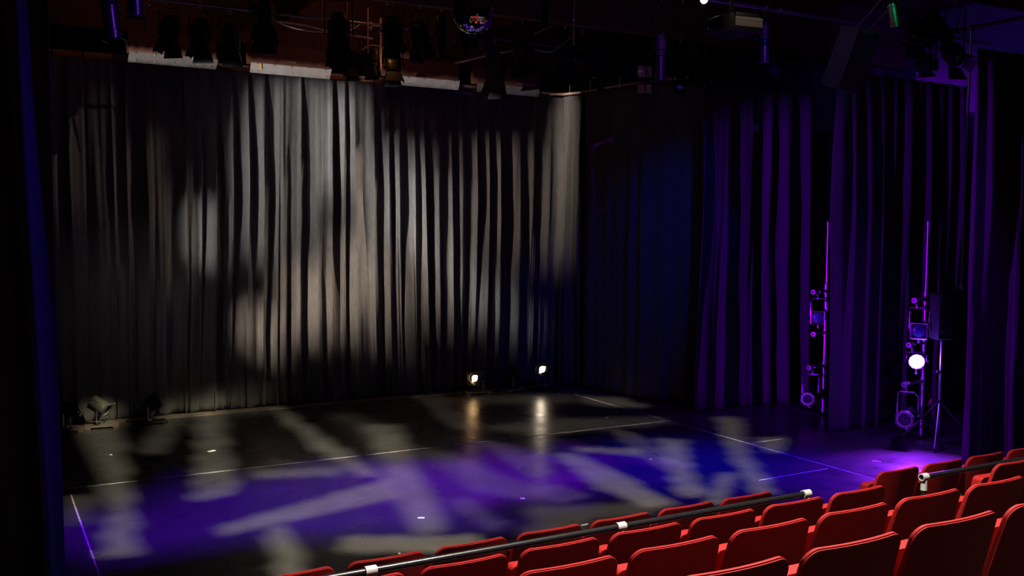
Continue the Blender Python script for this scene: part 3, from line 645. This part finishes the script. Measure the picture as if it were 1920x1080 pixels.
for k, (pts, lab) in enumerate([([(7.3, 13.75, .02), (7.5, 13.6, .012), (7.65, 13.62, .012), (7.9, 13.55, .012)], 'cable on the floor between the glowing lamps'),
                       ([(1.15, 13.7, .02), (1.3, 13.6, .012), (1.45, 13.72, .012), (1.7, 13.8, .012), (2.2, 13.75, .012)], 'cable on the floor beside the left floor lamps')]):
    cable(pts, .007, lab)

# ---------------------------------------------------------------- tape and scraps on the stage floor
def tape(a, b, w_, label):
    a, b = V((*a, .0012)), V((*b, .0012)); d = b-a; tag(MB().box((a+b)/2, (d.length, w_, .0016), Matrix.Rotation(math.atan2(d.y, d.x), 3, 'Z')).build('tape_line', M_TAPE, loc=(a.x, a.y, 0), smooth=False), label, 'tape')
tape((.86, 10.64), (8.46, 10.60), .018, 'long pale tape line running across the stage floor')
tape((.86, 10.40), (.83, 6.6), .014, 'short pale tape line running to the viewer at far left')
tape((8.52, 12.98), (8.50, 6.2), .013, 'faint tape line running down the right of the stage')
tape((8.56, 9.0), (9.10, 9.0), .016, 'short tape stub branching right from the right-hand line')
tape((7.35, 7.6), (8.4, 7.62), .013, 'faint tape line near the front seats at right')
for k, (x, y, w_, d_, rz_, lab) in enumerate([(4.76, 8.18, .055, .012, 20, 'small white cross mark in the middle of the stage'), (3.61, 8.06, .06, .035, -30, 'small white rectangle of tape at centre stage'),
        (2.50, 11.65, .09, .05, 30, 'pale scrap on the floor at left, behind the long tape line'), (4.83, 7.18, .09, .03, 10, 'cream scrap just in front of the first row'),
        (9.18, 7.60, .09, .02, -50, 'white scrap at right, beyond the seats'), (7.88, 11.18, .03, .03, 0, 'tiny white speck near the right end of the long tape line'),
        (1.43, 12.0, .025, .025, 0, 'tiny white speck at far left'), (6.9, 8.9, .02, .02, 0, 'tiny speck right of centre'), (3.05, 7.25, .035, .02, 60, 'tiny white chip near the front left')]):
    mb = MB().box((x, y, .0015), (w_, d_, .003), Matrix.Rotation(R(rz_), 3, 'Z'))
    if k == 0: mb.box((x, y, .0018), (d_, w_, .003), Matrix.Rotation(R(rz_), 3, 'Z'))
    tag(mb.build('floor_mark', M_PAPER, loc=(x, y, 0), smooth=False), lab, 'mark')

# ---------------------------------------------------------------- red theatre chairs
def panel_mesh(w_, z0, z1, rc, th, y_off, lean, sag, thick_low=1.0, widen=0.0):
    """upright cushion with round top corners, bowed and reclined; local coordinates, lean = y shift per metre below z1"""
    mb = MB(); hw = w_/2; xs = [-hw, -hw+rc*.03, -hw+rc*.12, -hw+rc*.28, -hw+rc*.5, -hw+rc*.75, -hw+rc]; xs += [(-hw+rc) + (w_-2*rc)*k/8 for k in range(1, 8)]; xs += [-x for x in reversed(xs[:7])]
    def top(x):
        e = abs(x)-(hw-rc)
        return z1 if e <= 0 else z1 - rc + math.sqrt(max(0, rc*rc-e*e))
    nzr = 7; g = {}
    for sd in (0, 1):
        for i, x in enumerate(xs):
            tz = top(x)
            for j in range(nzr+1):
                z = z0 + (tz-z0)*j/nzr
                yy = y_off + (z1-z)*lean - sag*(1-(x/hw)**2) + (th*(1+(thick_low-1)*(z1-z)/(z1-z0)) if sd else 0)
                g[sd, i, j] = mb.bm.verts.new((x*(1+widen*(z1-z)/hw), yy, z))
    n = len(xs)
    for sd in (0, 1):
        for i in range(n-1):
            for j in range(nzr):
                q = [g[sd, i, j], g[sd, i+1, j], g[sd, i+1, j+1], g[sd, i, j+1]]; mb.bm.faces.new(q if sd == 0 else q[::-1])
    ring = [(0, j) for j in range(nzr+1)] + [(i, nzr) for i in range(1, n)] + [(n-1, j) for j in range(nzr-1, -1, -1)] + [(i, 0) for i in range(n-2, 0, -1)]
    for k in range(len(ring)):
        a, b = ring[k], ring[(k+1) % len(ring)]
        mb.bm.faces.new((g[0, a[0], a[1]], g[0, b[0], b[1]], g[1, b[0], b[1]], g[1, a[0], a[1]]))
    return mb
CW = .466; LEAN = .27
chair = thing('theatre_chair', '', 'chair', (0, 0, 0))
panel_mesh(CW, .33, .828, .055, .007, 0, LEAN, .024, widen=.05).build('back_shell', M_RED, chair, bevel=.0028, seg=2)
panel_mesh(CW-.004, .35, .832, .055, .014, .0074, LEAN, .024, thick_low=2.2, widen=.05).build('backrest', M_RED, chair, bevel=.005, seg=3)
panel_mesh(.465, .34, .715, .03, .07, .105, .20, .006).build('seat', M_RED, chair, bevel=.018, seg=3)
mb = MB()
mb.box((0, .20, .31), (.47, .05, .05)); mb.build('seat_rail', M_DARKSTEEL, chair, bevel=.004, smooth=False)
for s in (-1, 1): MB().box((s*.245, .22, .20), (.022, .07, .40)).box((s*.245, .24, .008), (.04, .26, .016)).build('leg', M_BLACK, chair, bevel=.003, smooth=False)
MB().box((-.256, .22, .545), (.036, .22, .026)).box((-.250, .20, .46), (.024, .05, .16)).build('armrest', M_PLASTIC, chair, bevel=.006)
MB().lathe((-.252, .075, .50), (0, -1, 0), [(-.02, .017), (.02, .017), (.024, .010)], 12).box((-.252, .10, .48), (.030, .08, .03)).build('hinge', M_DARKSTEEL, chair)
def chair_copy():
    c = chair.copy(); COL.objects.link(c)
    for ch in list(chair.children):
        k = ch.copy(); COL.objects.link(k); k.parent = c
    return c
rows = [('front row', 4.975, 1.723, 0.0, [-2, -1, 0, 1, 2, 3, 4, 5, 6, 9, 10, 11, 12, 13], -.054),
        ('second row', 4.028, 1.739, .267, [-1, 0, 1, 2, 3, 4, 5, 6, 9, 10, 11, 12], -.054),
        ('third row', 3.124, 2.280, .534, [-1, 0, 1, 2, 3, 4, 5], 0),
        ('fourth row', 2.221, 2.309, .801, [-1, 0, 1, 2, 3], 0)]
ordn = ['first', 'second', 'third', 'fourth', 'fifth', 'sixth', 'seventh', 'eighth', 'ninth']
first = True
for rn, (row, D, x0, zf, ks, off) in enumerate(rows):
    left = [k for k in ks if k < 8]; right = [k for k in ks if k >= 8]
    for k in ks:
        c = chair if first else chair_copy(); first = False
        xr = x0 + .54*k + (off if k > 8 else 0)
        c.location = (xr - CW/2, D + .012, zf)
        if k < 8:
            lab = 'red tip-up chair in the front row, %s one left of the aisle' % ordn[max(left)-k]
            if rn == 1: lab = 'red tip-up chair in the second row behind the rail, %s one left of the aisle' % ordn[max(left)-k]
            if rn >= 2: lab = 'red tip-up chair in the %s, %s from the right end in view' % (row, ordn[max(left)-k])
        else: lab = 'red tip-up chair in the %s, %s one right of the aisle' % (row, ordn[k-9])
        tag(c, lab, 'chair', 'red chairs in the ' + row)

# safety rail between the first two rows
def safety_rail(x0, x1, z, posts, label, ring_at):
    t = thing('safety_rail', label, 'railing', ((x0+x1)/2, 4.5, .267), 'black safety rails behind the front row')
    MB().cyl((x0, 4.5, z), (x1, 4.5, z), .018, n=20).build('handrail', M_GLOSSB, t)
    for x in posts:
        p = MB().cyl((x, 4.5, .268), (x, 4.5, z-.05), .018, n=16).build('post', M_GLOSSB, t)
        MB().lathe((x-.032, 4.5, z), (1, 0, 0), [(0, .020), (0, .026), (.06, .026), (.06, .020)], 20, (False, False)).lathe((x, 4.5, z-.095), (0, 0, 1), [(0, .024), (.075, .023)], 18).build('white_clamp', M_WHITE, p)
safety_rail(-.9, 4.79, .955, (.25, 1.74, 3.28, 4.77), 'long black handrail behind the front row, left of the aisle', 4.77)
safety_rail(5.92, 9.3, .925, (5.94, 7.5, 9.1), 'black handrail behind the front row, right of the aisle', 5.94)

# ---------------------------------------------------------------- lighting
def inpoly(x, y, P):
    c = False; n = len(P); j = n-1
    for i in range(n):
        if (P[i][1] > y) != (P[j][1] > y) and x < (P[j][0]-P[i][0])*(y-P[i][1])/(P[j][1]-P[i][1]) + P[i][0]: c = not c
        j = i
    return c
def gobo_light(label, pos, target, energy, color, cone, test, n=120, radius=.005, plate=.10, tgt_plane='floor', size=1.0, blend=.15):
    """a profile spotlight holding a cut metal plate (gobo) that shapes its beam"""
    pos, target = V(pos), V(target); d = (target-pos).normalized(); rot = basis(d)
    t = thing('profile_spotlight', label, 'stage light', pos + V((0, 0, .45)), 'spotlights with cut patterns hung over the front of the stage')
    hook(t, pos + V((0, 0, .45))); yoke(t, pos + V((0, 0, .35)), pos - d*.02, rot @ V((1, 0, 0)), .12)
    hw = plate*math.tan(R(cone/2))*1.15
    MB().lathe(pos, d, [(-.30, .05), (-.29, .08), (-.06, .10), (-.02, hw*1.2), (plate+.015, hw*1.5), (plate+.015, hw*1.45)], 24, (True, False)).build('lamp_housing', M_BLACK, t)
    bm = bmesh.new(); cell = 2*hw/n; vg = {}
    def vv(i, j):
        if (i, j) not in vg: vg[i, j] = bm.verts.new(pos + d*plate + rot @ V((-hw+cell*i, -hw+cell*j, 0)) - ORG[t])
        return vg[i, j]
    for i in range(n):
        for j in range(n):
            q = d*plate + rot @ V((-hw+cell*(i+.5), -hw+cell*(j+.5), 0))
            if tgt_plane == 'floor':
                if q.z >= -1e-4: opn = False
                else: k = -pos.z/q.z; hit = pos + q*k; opn = test(hit.x, hit.y)
            elif tgt_plane == 'side':
                if q.x <= 1e-4: opn = False
                else: k = (10.0-pos.x)/q.x; hit = pos + q*k; opn = test(hit.y, hit.z)
            else:
                if q.y <= 1e-4: opn = False
                else: k = (tgt_plane-pos.y)/q.y; hit = pos + q*k; opn = test(hit.x, hit.z)
            if not opn: bm.faces.new((vv(i, j), vv(i+1, j), vv(i+1, j+1), vv(i, j+1)))
    me = bpy.data.meshes.new('gobo'); bm.to_mesh(me); bm.free(); me.materials.append(M_BLACK)
    o = bpy.data.objects.new('gobo', me); COL.objects.link(o); o.parent = t
    spot(t, 'beam', pos, target, energy, color, cone, blend, radius)
    return t
GA = [
 [(1.30,14.4),(1.80,14.3),(1.51,11.46),(1.35,9.87),(1.18,8.22),(0.91,8.28),(1.11,9.59),(1.22,11.08)],
 [(2.86,14.35),(3.22,14.35),(2.61,11.17),(2.32,9.68),(1.86,9.58),(2.29,11.33)],
 [(1.87,8.65),(1.92,8.41),(3.68,8.81),(3.92,9.52)],
 [(2.27,8.44),(2.47,8.36),(2.24,7.10),(2.03,7.19)],
 [(2.77,7.90),(3.85,7.36),(3.65,6.97),(2.65,7.51)],
 [(3.86,14.09),(4.02,14.01),(3.90,11.05),(3.83,9.59),(3.63,9.77),(3.60,10.95)],
 [(7.63,9.72),(7.95,9.55),(7.02,8.31),(6.45,7.40),(6.17,7.50),(6.80,8.43)],
 [(9.29,10.46),(9.59,10.31),(8.11,8.61),(7.14,7.14),(6.95,7.24),(7.77,8.49)],
 [(7.18,8.01),(7.39,8.01),(6.40,7.10),(6.26,7.18)]]
GB = [
 [(4.63,12.23),(5.08,12.08),(4.45,10.21),(4.01,8.68),(3.68,7.65),(3.37,7.61),(3.58,8.49),(3.98,9.90)],
 [(2.69,10.57),(3.61,10.23),(3.47,9.85),(2.58,10.17)],
 [(6.06,9.67),(6.32,9.54),(6.17,8.42),(5.98,7.32),(5.68,7.28),(5.64,8.16)],
 [(6.45,9.85),(7.14,9.37),(6.88,9.13),(6.35,9.65)],
 [(8.50,12.81),(8.98,12.45),(8.92,11.51),(8.19,12.09)],
 [(0.85,10.34),(1.05,10.24),(0.88,9.26),(0.76,9.32)],
 [(8.81,9.18),(9.19,9.05),(8.53,8.46),(8.38,8.53)],
 [(2.44,14.3),(2.70,14.3),(1.94,11.81),(1.75,11.91)]]
GC = [
 [(4.66,10.72),(5.02,10.28),(5.02,9.09),(5.13,8.43),(4.78,8.10),(4.50,8.60),(4.54,9.55)],
 [(5.86,11.51),(7.62,11.31),(8.60,10.81),(8.33,10.41),(6.35,10.66)],
 [(4.62,7.94),(5.85,7.45),(5.70,7.13),(4.45,7.36)],
 [(4.29,7.36),(4.97,7.27),(4.75,6.95),(4.18,7.08)],
 [(4.48,13.14),(4.85,13.08),(4.72,10.85),(4.32,10.73)],
 [(2.37,14.39),(3.90,14.36),(3.71,13.66),(2.27,13.76)],
 [(6.95,13.65),(8.58,13.05),(8.08,12.29),(6.63,13.03)]]
GD = [
 [(5.57,10.64),(5.86,10.35),(5.60,8.92),(5.25,8.80)],
 [(7.47,10.57),(7.64,10.14),(7.03,8.58),(6.69,8.43),(7.02,9.49)],
 [(2.97,10.98),(3.66,10.39),(3.60,10.21),(2.89,10.68)],
 [(5.31,8.57),(5.42,7.93),(4.99,7.85),(4.90,8.32)],
 [(6.13,13.90),(6.57,13.84),(5.92,11.48),(5.59,11.46)],
 [(4.28,8.64),(4.24,7.48),(4.00,7.43),(3.99,8.27)]]
def anyin(PS): return lambda x, y: any(inpoly(x, y, P) for P in PS)
WARM = (1.0, .86, .60)
gobo_light('unseen spotlight cutting the left and right floor streaks, hung above the front of the stage', (4.3, 7.7, 5.75), (4.9, 10.1, 0), 3900, WARM, 104, anyin(GA), n=200, radius=.0020)
gobo_light('unseen spotlight cutting the centre floor streaks, hung above the front of the stage', (4.9, 7.7, 5.75), (4.9, 10.2, 0), 3100, WARM, 100, anyin(GB), n=190, radius=.0021)
gobo_light('unseen spotlight cutting the soft streaks near the back of the floor', (5.5, 7.7, 5.75), (5.3, 10.6, 0), 1050, WARM, 96, anyin(GC), n=150, radius=.0026)
gobo_light('unseen spotlight cutting the faint crossing streaks at centre stage', (6.8, 7.7, 5.75), (5.2, 10.2, 0), 1000, (1.0, .80, .68), 92, anyin(GD), n=150, radius=.0015)

def wash(cx, cy, rx, ry, ang, sc, thr, seed):
    ca, sa = math.cos(R(ang)), math.sin(R(ang))
    def f(x, y):
        u = ((x-cx)*ca+(y-cy)*sa)/rx; v = (-(x-cx)*sa+(y-cy)*ca)/ry; r = u*u+v*v
        if r > 1.3: return False
        return noise.noise(V((x*sc, y*sc, seed)))*.75 + noise.noise(V((x*sc*2.7, y*sc*2.7, seed)))*.35 + (1-r)*.75 > thr
    return f
gobo_light('unseen spotlight throwing the broken violet wash across the stage floor', (3.6, 7.7, 5.75), (3.6, 9.3, 0), 4200, (.14, .0, 1.0), 94, wash(3.3, 9.0, 3.4, 1.5, -8, 1.6, .30, 3.3), n=130, radius=.007)
gobo_light('unseen spotlight throwing magenta-violet patches at centre stage', (5.9, 7.7, 5.75), (4.7, 9.3, 0), 3400, (.30, .0, 1.0), 80, wash(5.0, 9.2, 2.3, 1.5, 0, 2.1, .40, 8.1), n=130, radius=.005)
gobo_light('unseen spotlight throwing the deep blue pool on the right of the stage', (6.35, 7.7, 5.75), (7.4, 8.4, 0), 4200, (.0, .0, 1.0), 80, wash(7.4, 8.3, 2.3, 1.2, -30, 1.2, .12, 5.2), n=110, radius=.010)

# curtain washes
def cwash(label, pos, target, e, col, cone, blend=.6, radius=.05):
    pos = V(pos); d = (V(target)-pos).normalized()
    t = fresnel(pos, d, label, .9, doors=False, pipe_z=pos.z+.42, group='lamps washing the back curtain, hung over the stage', lens=M_GLASS)
    spot(t, 'beam', pos + d*.16, target, e, col, cone, blend, radius); return t
cwash('unseen lamp with a dark blue filter on the side curtain', (7.9, 7.7, 5.78), (9.45, 12.6, 1.8), 300, (.01, .03, 1), 36, 1.0)

# glowing lamps
spot(L1, 'glow', (7.0, 13.66, .28), (4.0, 12.4, .0), 5, (1, .6, .3), 90, .8, .04)
spot(L3, 'glow', (8.15, 13.45, .36), (5.4, 11.5, .0), 3, (1, .8, .6), 90, .8, .04)
# violet LED
spot(led, 'beam', (10.33, 7.97, 1.03), (9.15, 6.95, .0), 900, (.28, .02, 1), 86, .9, .08)
point(led, 'spill', (10.30, 7.92, 1.04), 26, (.22, .05, 1), .07)
# low side lamps at stage left (hidden behind the left curtain) shining violet across the stage
for k, (y, z, lab) in enumerate([(8.6, 1.7, 'unseen lamp stand in the left wing, farther from the viewer'), (7.25, 1.7, 'unseen lamp stand in the left wing, nearer the viewer')]):
    t_ = thing('lamp_stand', lab, 'stand', (-1.3, y, 0), 'lamp stands in the left wing')
    MB().box((-1.3, y, .018), (.5, .5, .03)).build('base_plate', M_BLACK, t_, smooth=False); MB().cyl((-1.3, y, .03), (-1.3, y, z+1.3), .024, n=14).build('pole', M_STEEL, t_)
LW = 'shuttered spotlights on the stands in the left wing'
def on_x(y0, y1, z0, z1): return lambda y, z: y0 < y < y1 and z0 < z < z1
gobo_light('unseen shuttered violet spotlight on the farther left stand, grazing the farthest wing curtain', (-1.1, 8.45, 1.7), (10, 10.6, 2.1), 10000, (.25, .0, 1), 40, on_x(9.6, 10.98, .0, 4.3), n=90, radius=.003, tgt_plane='side')
gobo_light('unseen shuttered violet spotlight on the nearer left stand, grazing the middle wing curtain', (-1.1, 7.1, 1.7), (10, 8.7, 2.1), 6500, (.25, .0, 1), 40, on_x(8.0, 9.1, .0, 4.3), n=90, radius=.003, tgt_plane='side')
gobo_light('unseen shuttered magenta spotlight on the nearer left stand, catching the nearest wing curtain edge', (-1.1, 7.1, 1.2), (10, 7.0, 2.1), 10000, (.30, .0, 1), 40, on_x(6.6, 7.25, .0, 4.5), n=90, radius=.003, tgt_plane='side')
pipe('lighting_pipe', (-1.5, 3.6, 6.2), (12, 3.6, 6.2), .024, 'high pipe over the third row, above the top of the picture')
def hung(label, pos, target, e, col, cone, blend=.9, radius=.06, pz=6.2):
    pos = V(pos); d = (V(target)-pos).normalized()
    t = fresnel(pos, d, label, .9, doors=False, pipe_z=pz, group='lamps over the seats and the front of the stage'); spot(t, 'beam', pos + d*.16, target, e, col, cone, blend, radius); return t
hung('unseen violet lamp washing the middle wing curtains from the front', (8.9, 4.8, 5.75), (10.6, 9.9, .9), 110, (.22, .0, 1), 26)
hung('unseen violet lamp over the right of the stage floor', (8.3, 4.8, 5.75), (9.4, 8.6, 0), 330, (.20, .0, 1), 50)
hung('unseen violet lamp catching the stage side of the hanging speaker', (5.2, 4.8, 5.75), (8.5, 7.7, 4.6), 90, (.18, .05, 1), 16)
pipe('lighting_pipe', (-1.5, 5.45, 6.2), (12, 5.45, 6.2), .024, 'high pipe over the gap between stage and front row, above the top of the picture')
hung('unseen blue lamp skimming the left curtain', (6.6, 5.45, 5.75), (.3, 6.0, 2.3), 900, (.01, .0, 1), 32)
gobo_light('unseen cut violet spotlight catching the right part of the rig', (4.9, 4.8, 5.75), (7.9, 9.0, 4.95), 1000, (.28, .03, 1), 50,
           lambda x, z: (6.95 < x < 7.08 and 4.35 < z < 4.95) or (8.57 < x < 8.70 and 4.65 < z < 5.2) or 5.355 < z < 5.405, n=200, radius=.0006, tgt_plane=9.0)
t = fresnel((11.6, 9.0, 4.96), (.8, .5, .12), 'dark lamp with barn doors in front of the blue-lit wall at upper right', .85, pipe_z=5.38, group='lamps over the right wing')
spot(t, 'beam', (11.75, 9.1, 5.0), (14.5, 10.4, 5.6), 60, (.12, .02, 1), 110, .8, .06)
hung('unseen green lamp glinting on the spotlight above the hanging speaker', (7.4, 4.8, 5.75), (8.72, 7.2, 5.1), 40, (.0, 1, .45), 14)
gobo_light('unseen cut violet spotlight catching the left part of the rig', (2.8, 4.8, 5.75), (1.2, 9.0, 4.8), 500, (.22, .03, 1), 34,
           lambda x, z: (1.0 < x < 1.28 and 4.15 < z < 4.95) or (1.24 < x < 1.5 and 4.4 < z < 5.2), n=110, radius=.001, tgt_plane=9.0)
def slit(x, z): return 4.865 < z < 5.03 and 1.9 < x < 8.4
gobo_light('unseen shuttered spotlight lighting the pale flaps over the curtain', (-1.1, 8.45, 2.35), (4.6, 14.0, 4.95), 2400, (1, .90, .82), 70, slit, n=300, radius=.0006, tgt_plane=13.95)
# cut beams raking over the back curtain
def ell(*E): return lambda x, z: any(((x-a)/c)**2 + ((z-b)/d)**2 < 1 for a, b, c, d in E)
GL = 'spotlights with cut patterns raking the back curtain'
tl = thing('lighting_pipe', 'short pipe at the far left of the stage, hidden by the left curtain', 'pipe', (-.7, 11.0, 4.95))
MB().cyl((-.7, 9.6, 4.95), (-.7, 12.2, 4.95), .024).build('tube', M_STEEL, tl)
gobo_light('unseen spotlight at far left raking cool light over the top middle of the back curtain', (-.7, 11.2, 4.5), (4.3, 14.1, 3.8), 1800, (1, .97, .93), 66,
           ell((4.25, 4.15, .72, .70), (3.75, 3.2, .40, 1.1), (4.45, 2.9, .3, .8), (2.9, 2.6, .25, .5)), n=150, radius=.0036, tgt_plane=14.1)
gobo_light('unseen spotlight at far left raking bright cool streaks over the middle of the back curtain', (-.7, 10.8, 4.5), (5.6, 14.1, 2.8), 9000, (1, .96, .91), 66,
           ell((4.95, 3.9, .16, .9), (5.87, 3.1, .24, .9), (6.42, 2.65, .20, .9), (7.1, 1.75, .22, .5), (7.6, 1.3, .15, .35), (5.3, 2.5, .10, .6)), n=180, radius=.0034, tgt_plane=14.1)
gobo_light('unseen spotlight at far left raking warm light low over the back curtain', (-.7, 10.4, 4.5), (5.0, 14.1, 1.8), 6800, (1, .80, .64), 66,
           ell((4.4, 1.6, .36, .6), (5.1, 1.75, .28, .8), (3.7, 1.2, .22, .35), (6.35, 1.9, .3, .8), (5.6, 1.7, .15, .9)), n=160, radius=.0036, tgt_plane=14.1)
gobo_light('unseen spotlight at far left raking warm streaks over the right of the back curtain', (-.7, 11.7, 4.5), (7.4, 14.1, 3.1), 3000, (1, .80, .66), 50,
           ell((7.55, 3.1, .95, 1.0), (8.4, 3.2, .3, 1.0)), n=140, radius=.003, tgt_plane=14.1)
gobo_light('unseen spotlight at far left laying a faint low wash on the back curtain', (-.7, 10.0, 4.5), (3.2, 14.1, 1.5), 150, (1, .95, .90), 66,
           ell((2.6, 1.5, 1.3, .8), (5.4, 1.4, 1.2, .9), (4.4, 3.8, 1.3, 1.0)), n=110, radius=.014, tgt_plane=14.1)
gobo_light('spotlight over the back corner raking warm streaks over the back curtain', (8.12, 12.3, 5.22), (5.0, 14.1, 2.6), 1900, (1, .80, .62), 92,
           ell((4.35, 1.6, .36, .6), (5.05, 1.9, .28, .8), (5.55, 2.4, .22, 1.0), (4.0, 2.6, .12, .7), (5.3, 3.2, .12, .8), (4.6, 3.0, .1, .7), (3.2, 2.7, .14, .6)),
           n=200, radius=.0034, tgt_plane=14.1)
gobo_light('unseen spotlight high at middle raking faint warm streaks over the left of the back curtain', (5.3, 12.3, 5.98), (2.2, 14.1, 3.0), 420, (1, .80, .62), 70,
           ell((1.42, 3.6, .28, .8), (2.15, 3.1, .22, .8), (2.75, 2.7, .25, .7), (3.1, 2.6, .15, .6)), n=110, radius=.006, tgt_plane=14.1)
gobo_light('spotlight over the stage lighting the curve of the back curtain', (6.55, 12.3, 5.20), (8.9, 13.9, 3.3), 520, (1, .82, .68), 66, ell((8.85, 3.6, .38, 1.6)), n=90, radius=.006, tgt_plane=13.9)
# amber lamp leak by the rod, with added fill points for the roof timbers
t = fresnel((5.0, 12.3, 6.05), (.0, .9, .2), 'unseen amber lamp in the roof near the orange-lit rod', .6, doors=False, group=F, pipe_z=5.72)
point(t, 'glow', (5.36, 13.12, 5.05), .9, (1, .42, .12), .03)
point(t, 'glow', (2.4, 13.4, 6.1), 3, (1, .30, .10), .1)  # added fill over the left of the roof, away from the lamp
point(t, 'glow', (5.2, 12.6, 6.1), 8, (1, .32, .12), .1)  # added fill that brightens the brown beams
# house light over the seats
gobo_light('unseen shuttered house spotlight above the third row', (3.6, 3.6, 5.75), (4.8, 3.61, .0), 3900, (1, .90, .80), 110, lambda x, y: y < 5.40 and x < 12, n=90, radius=.006)
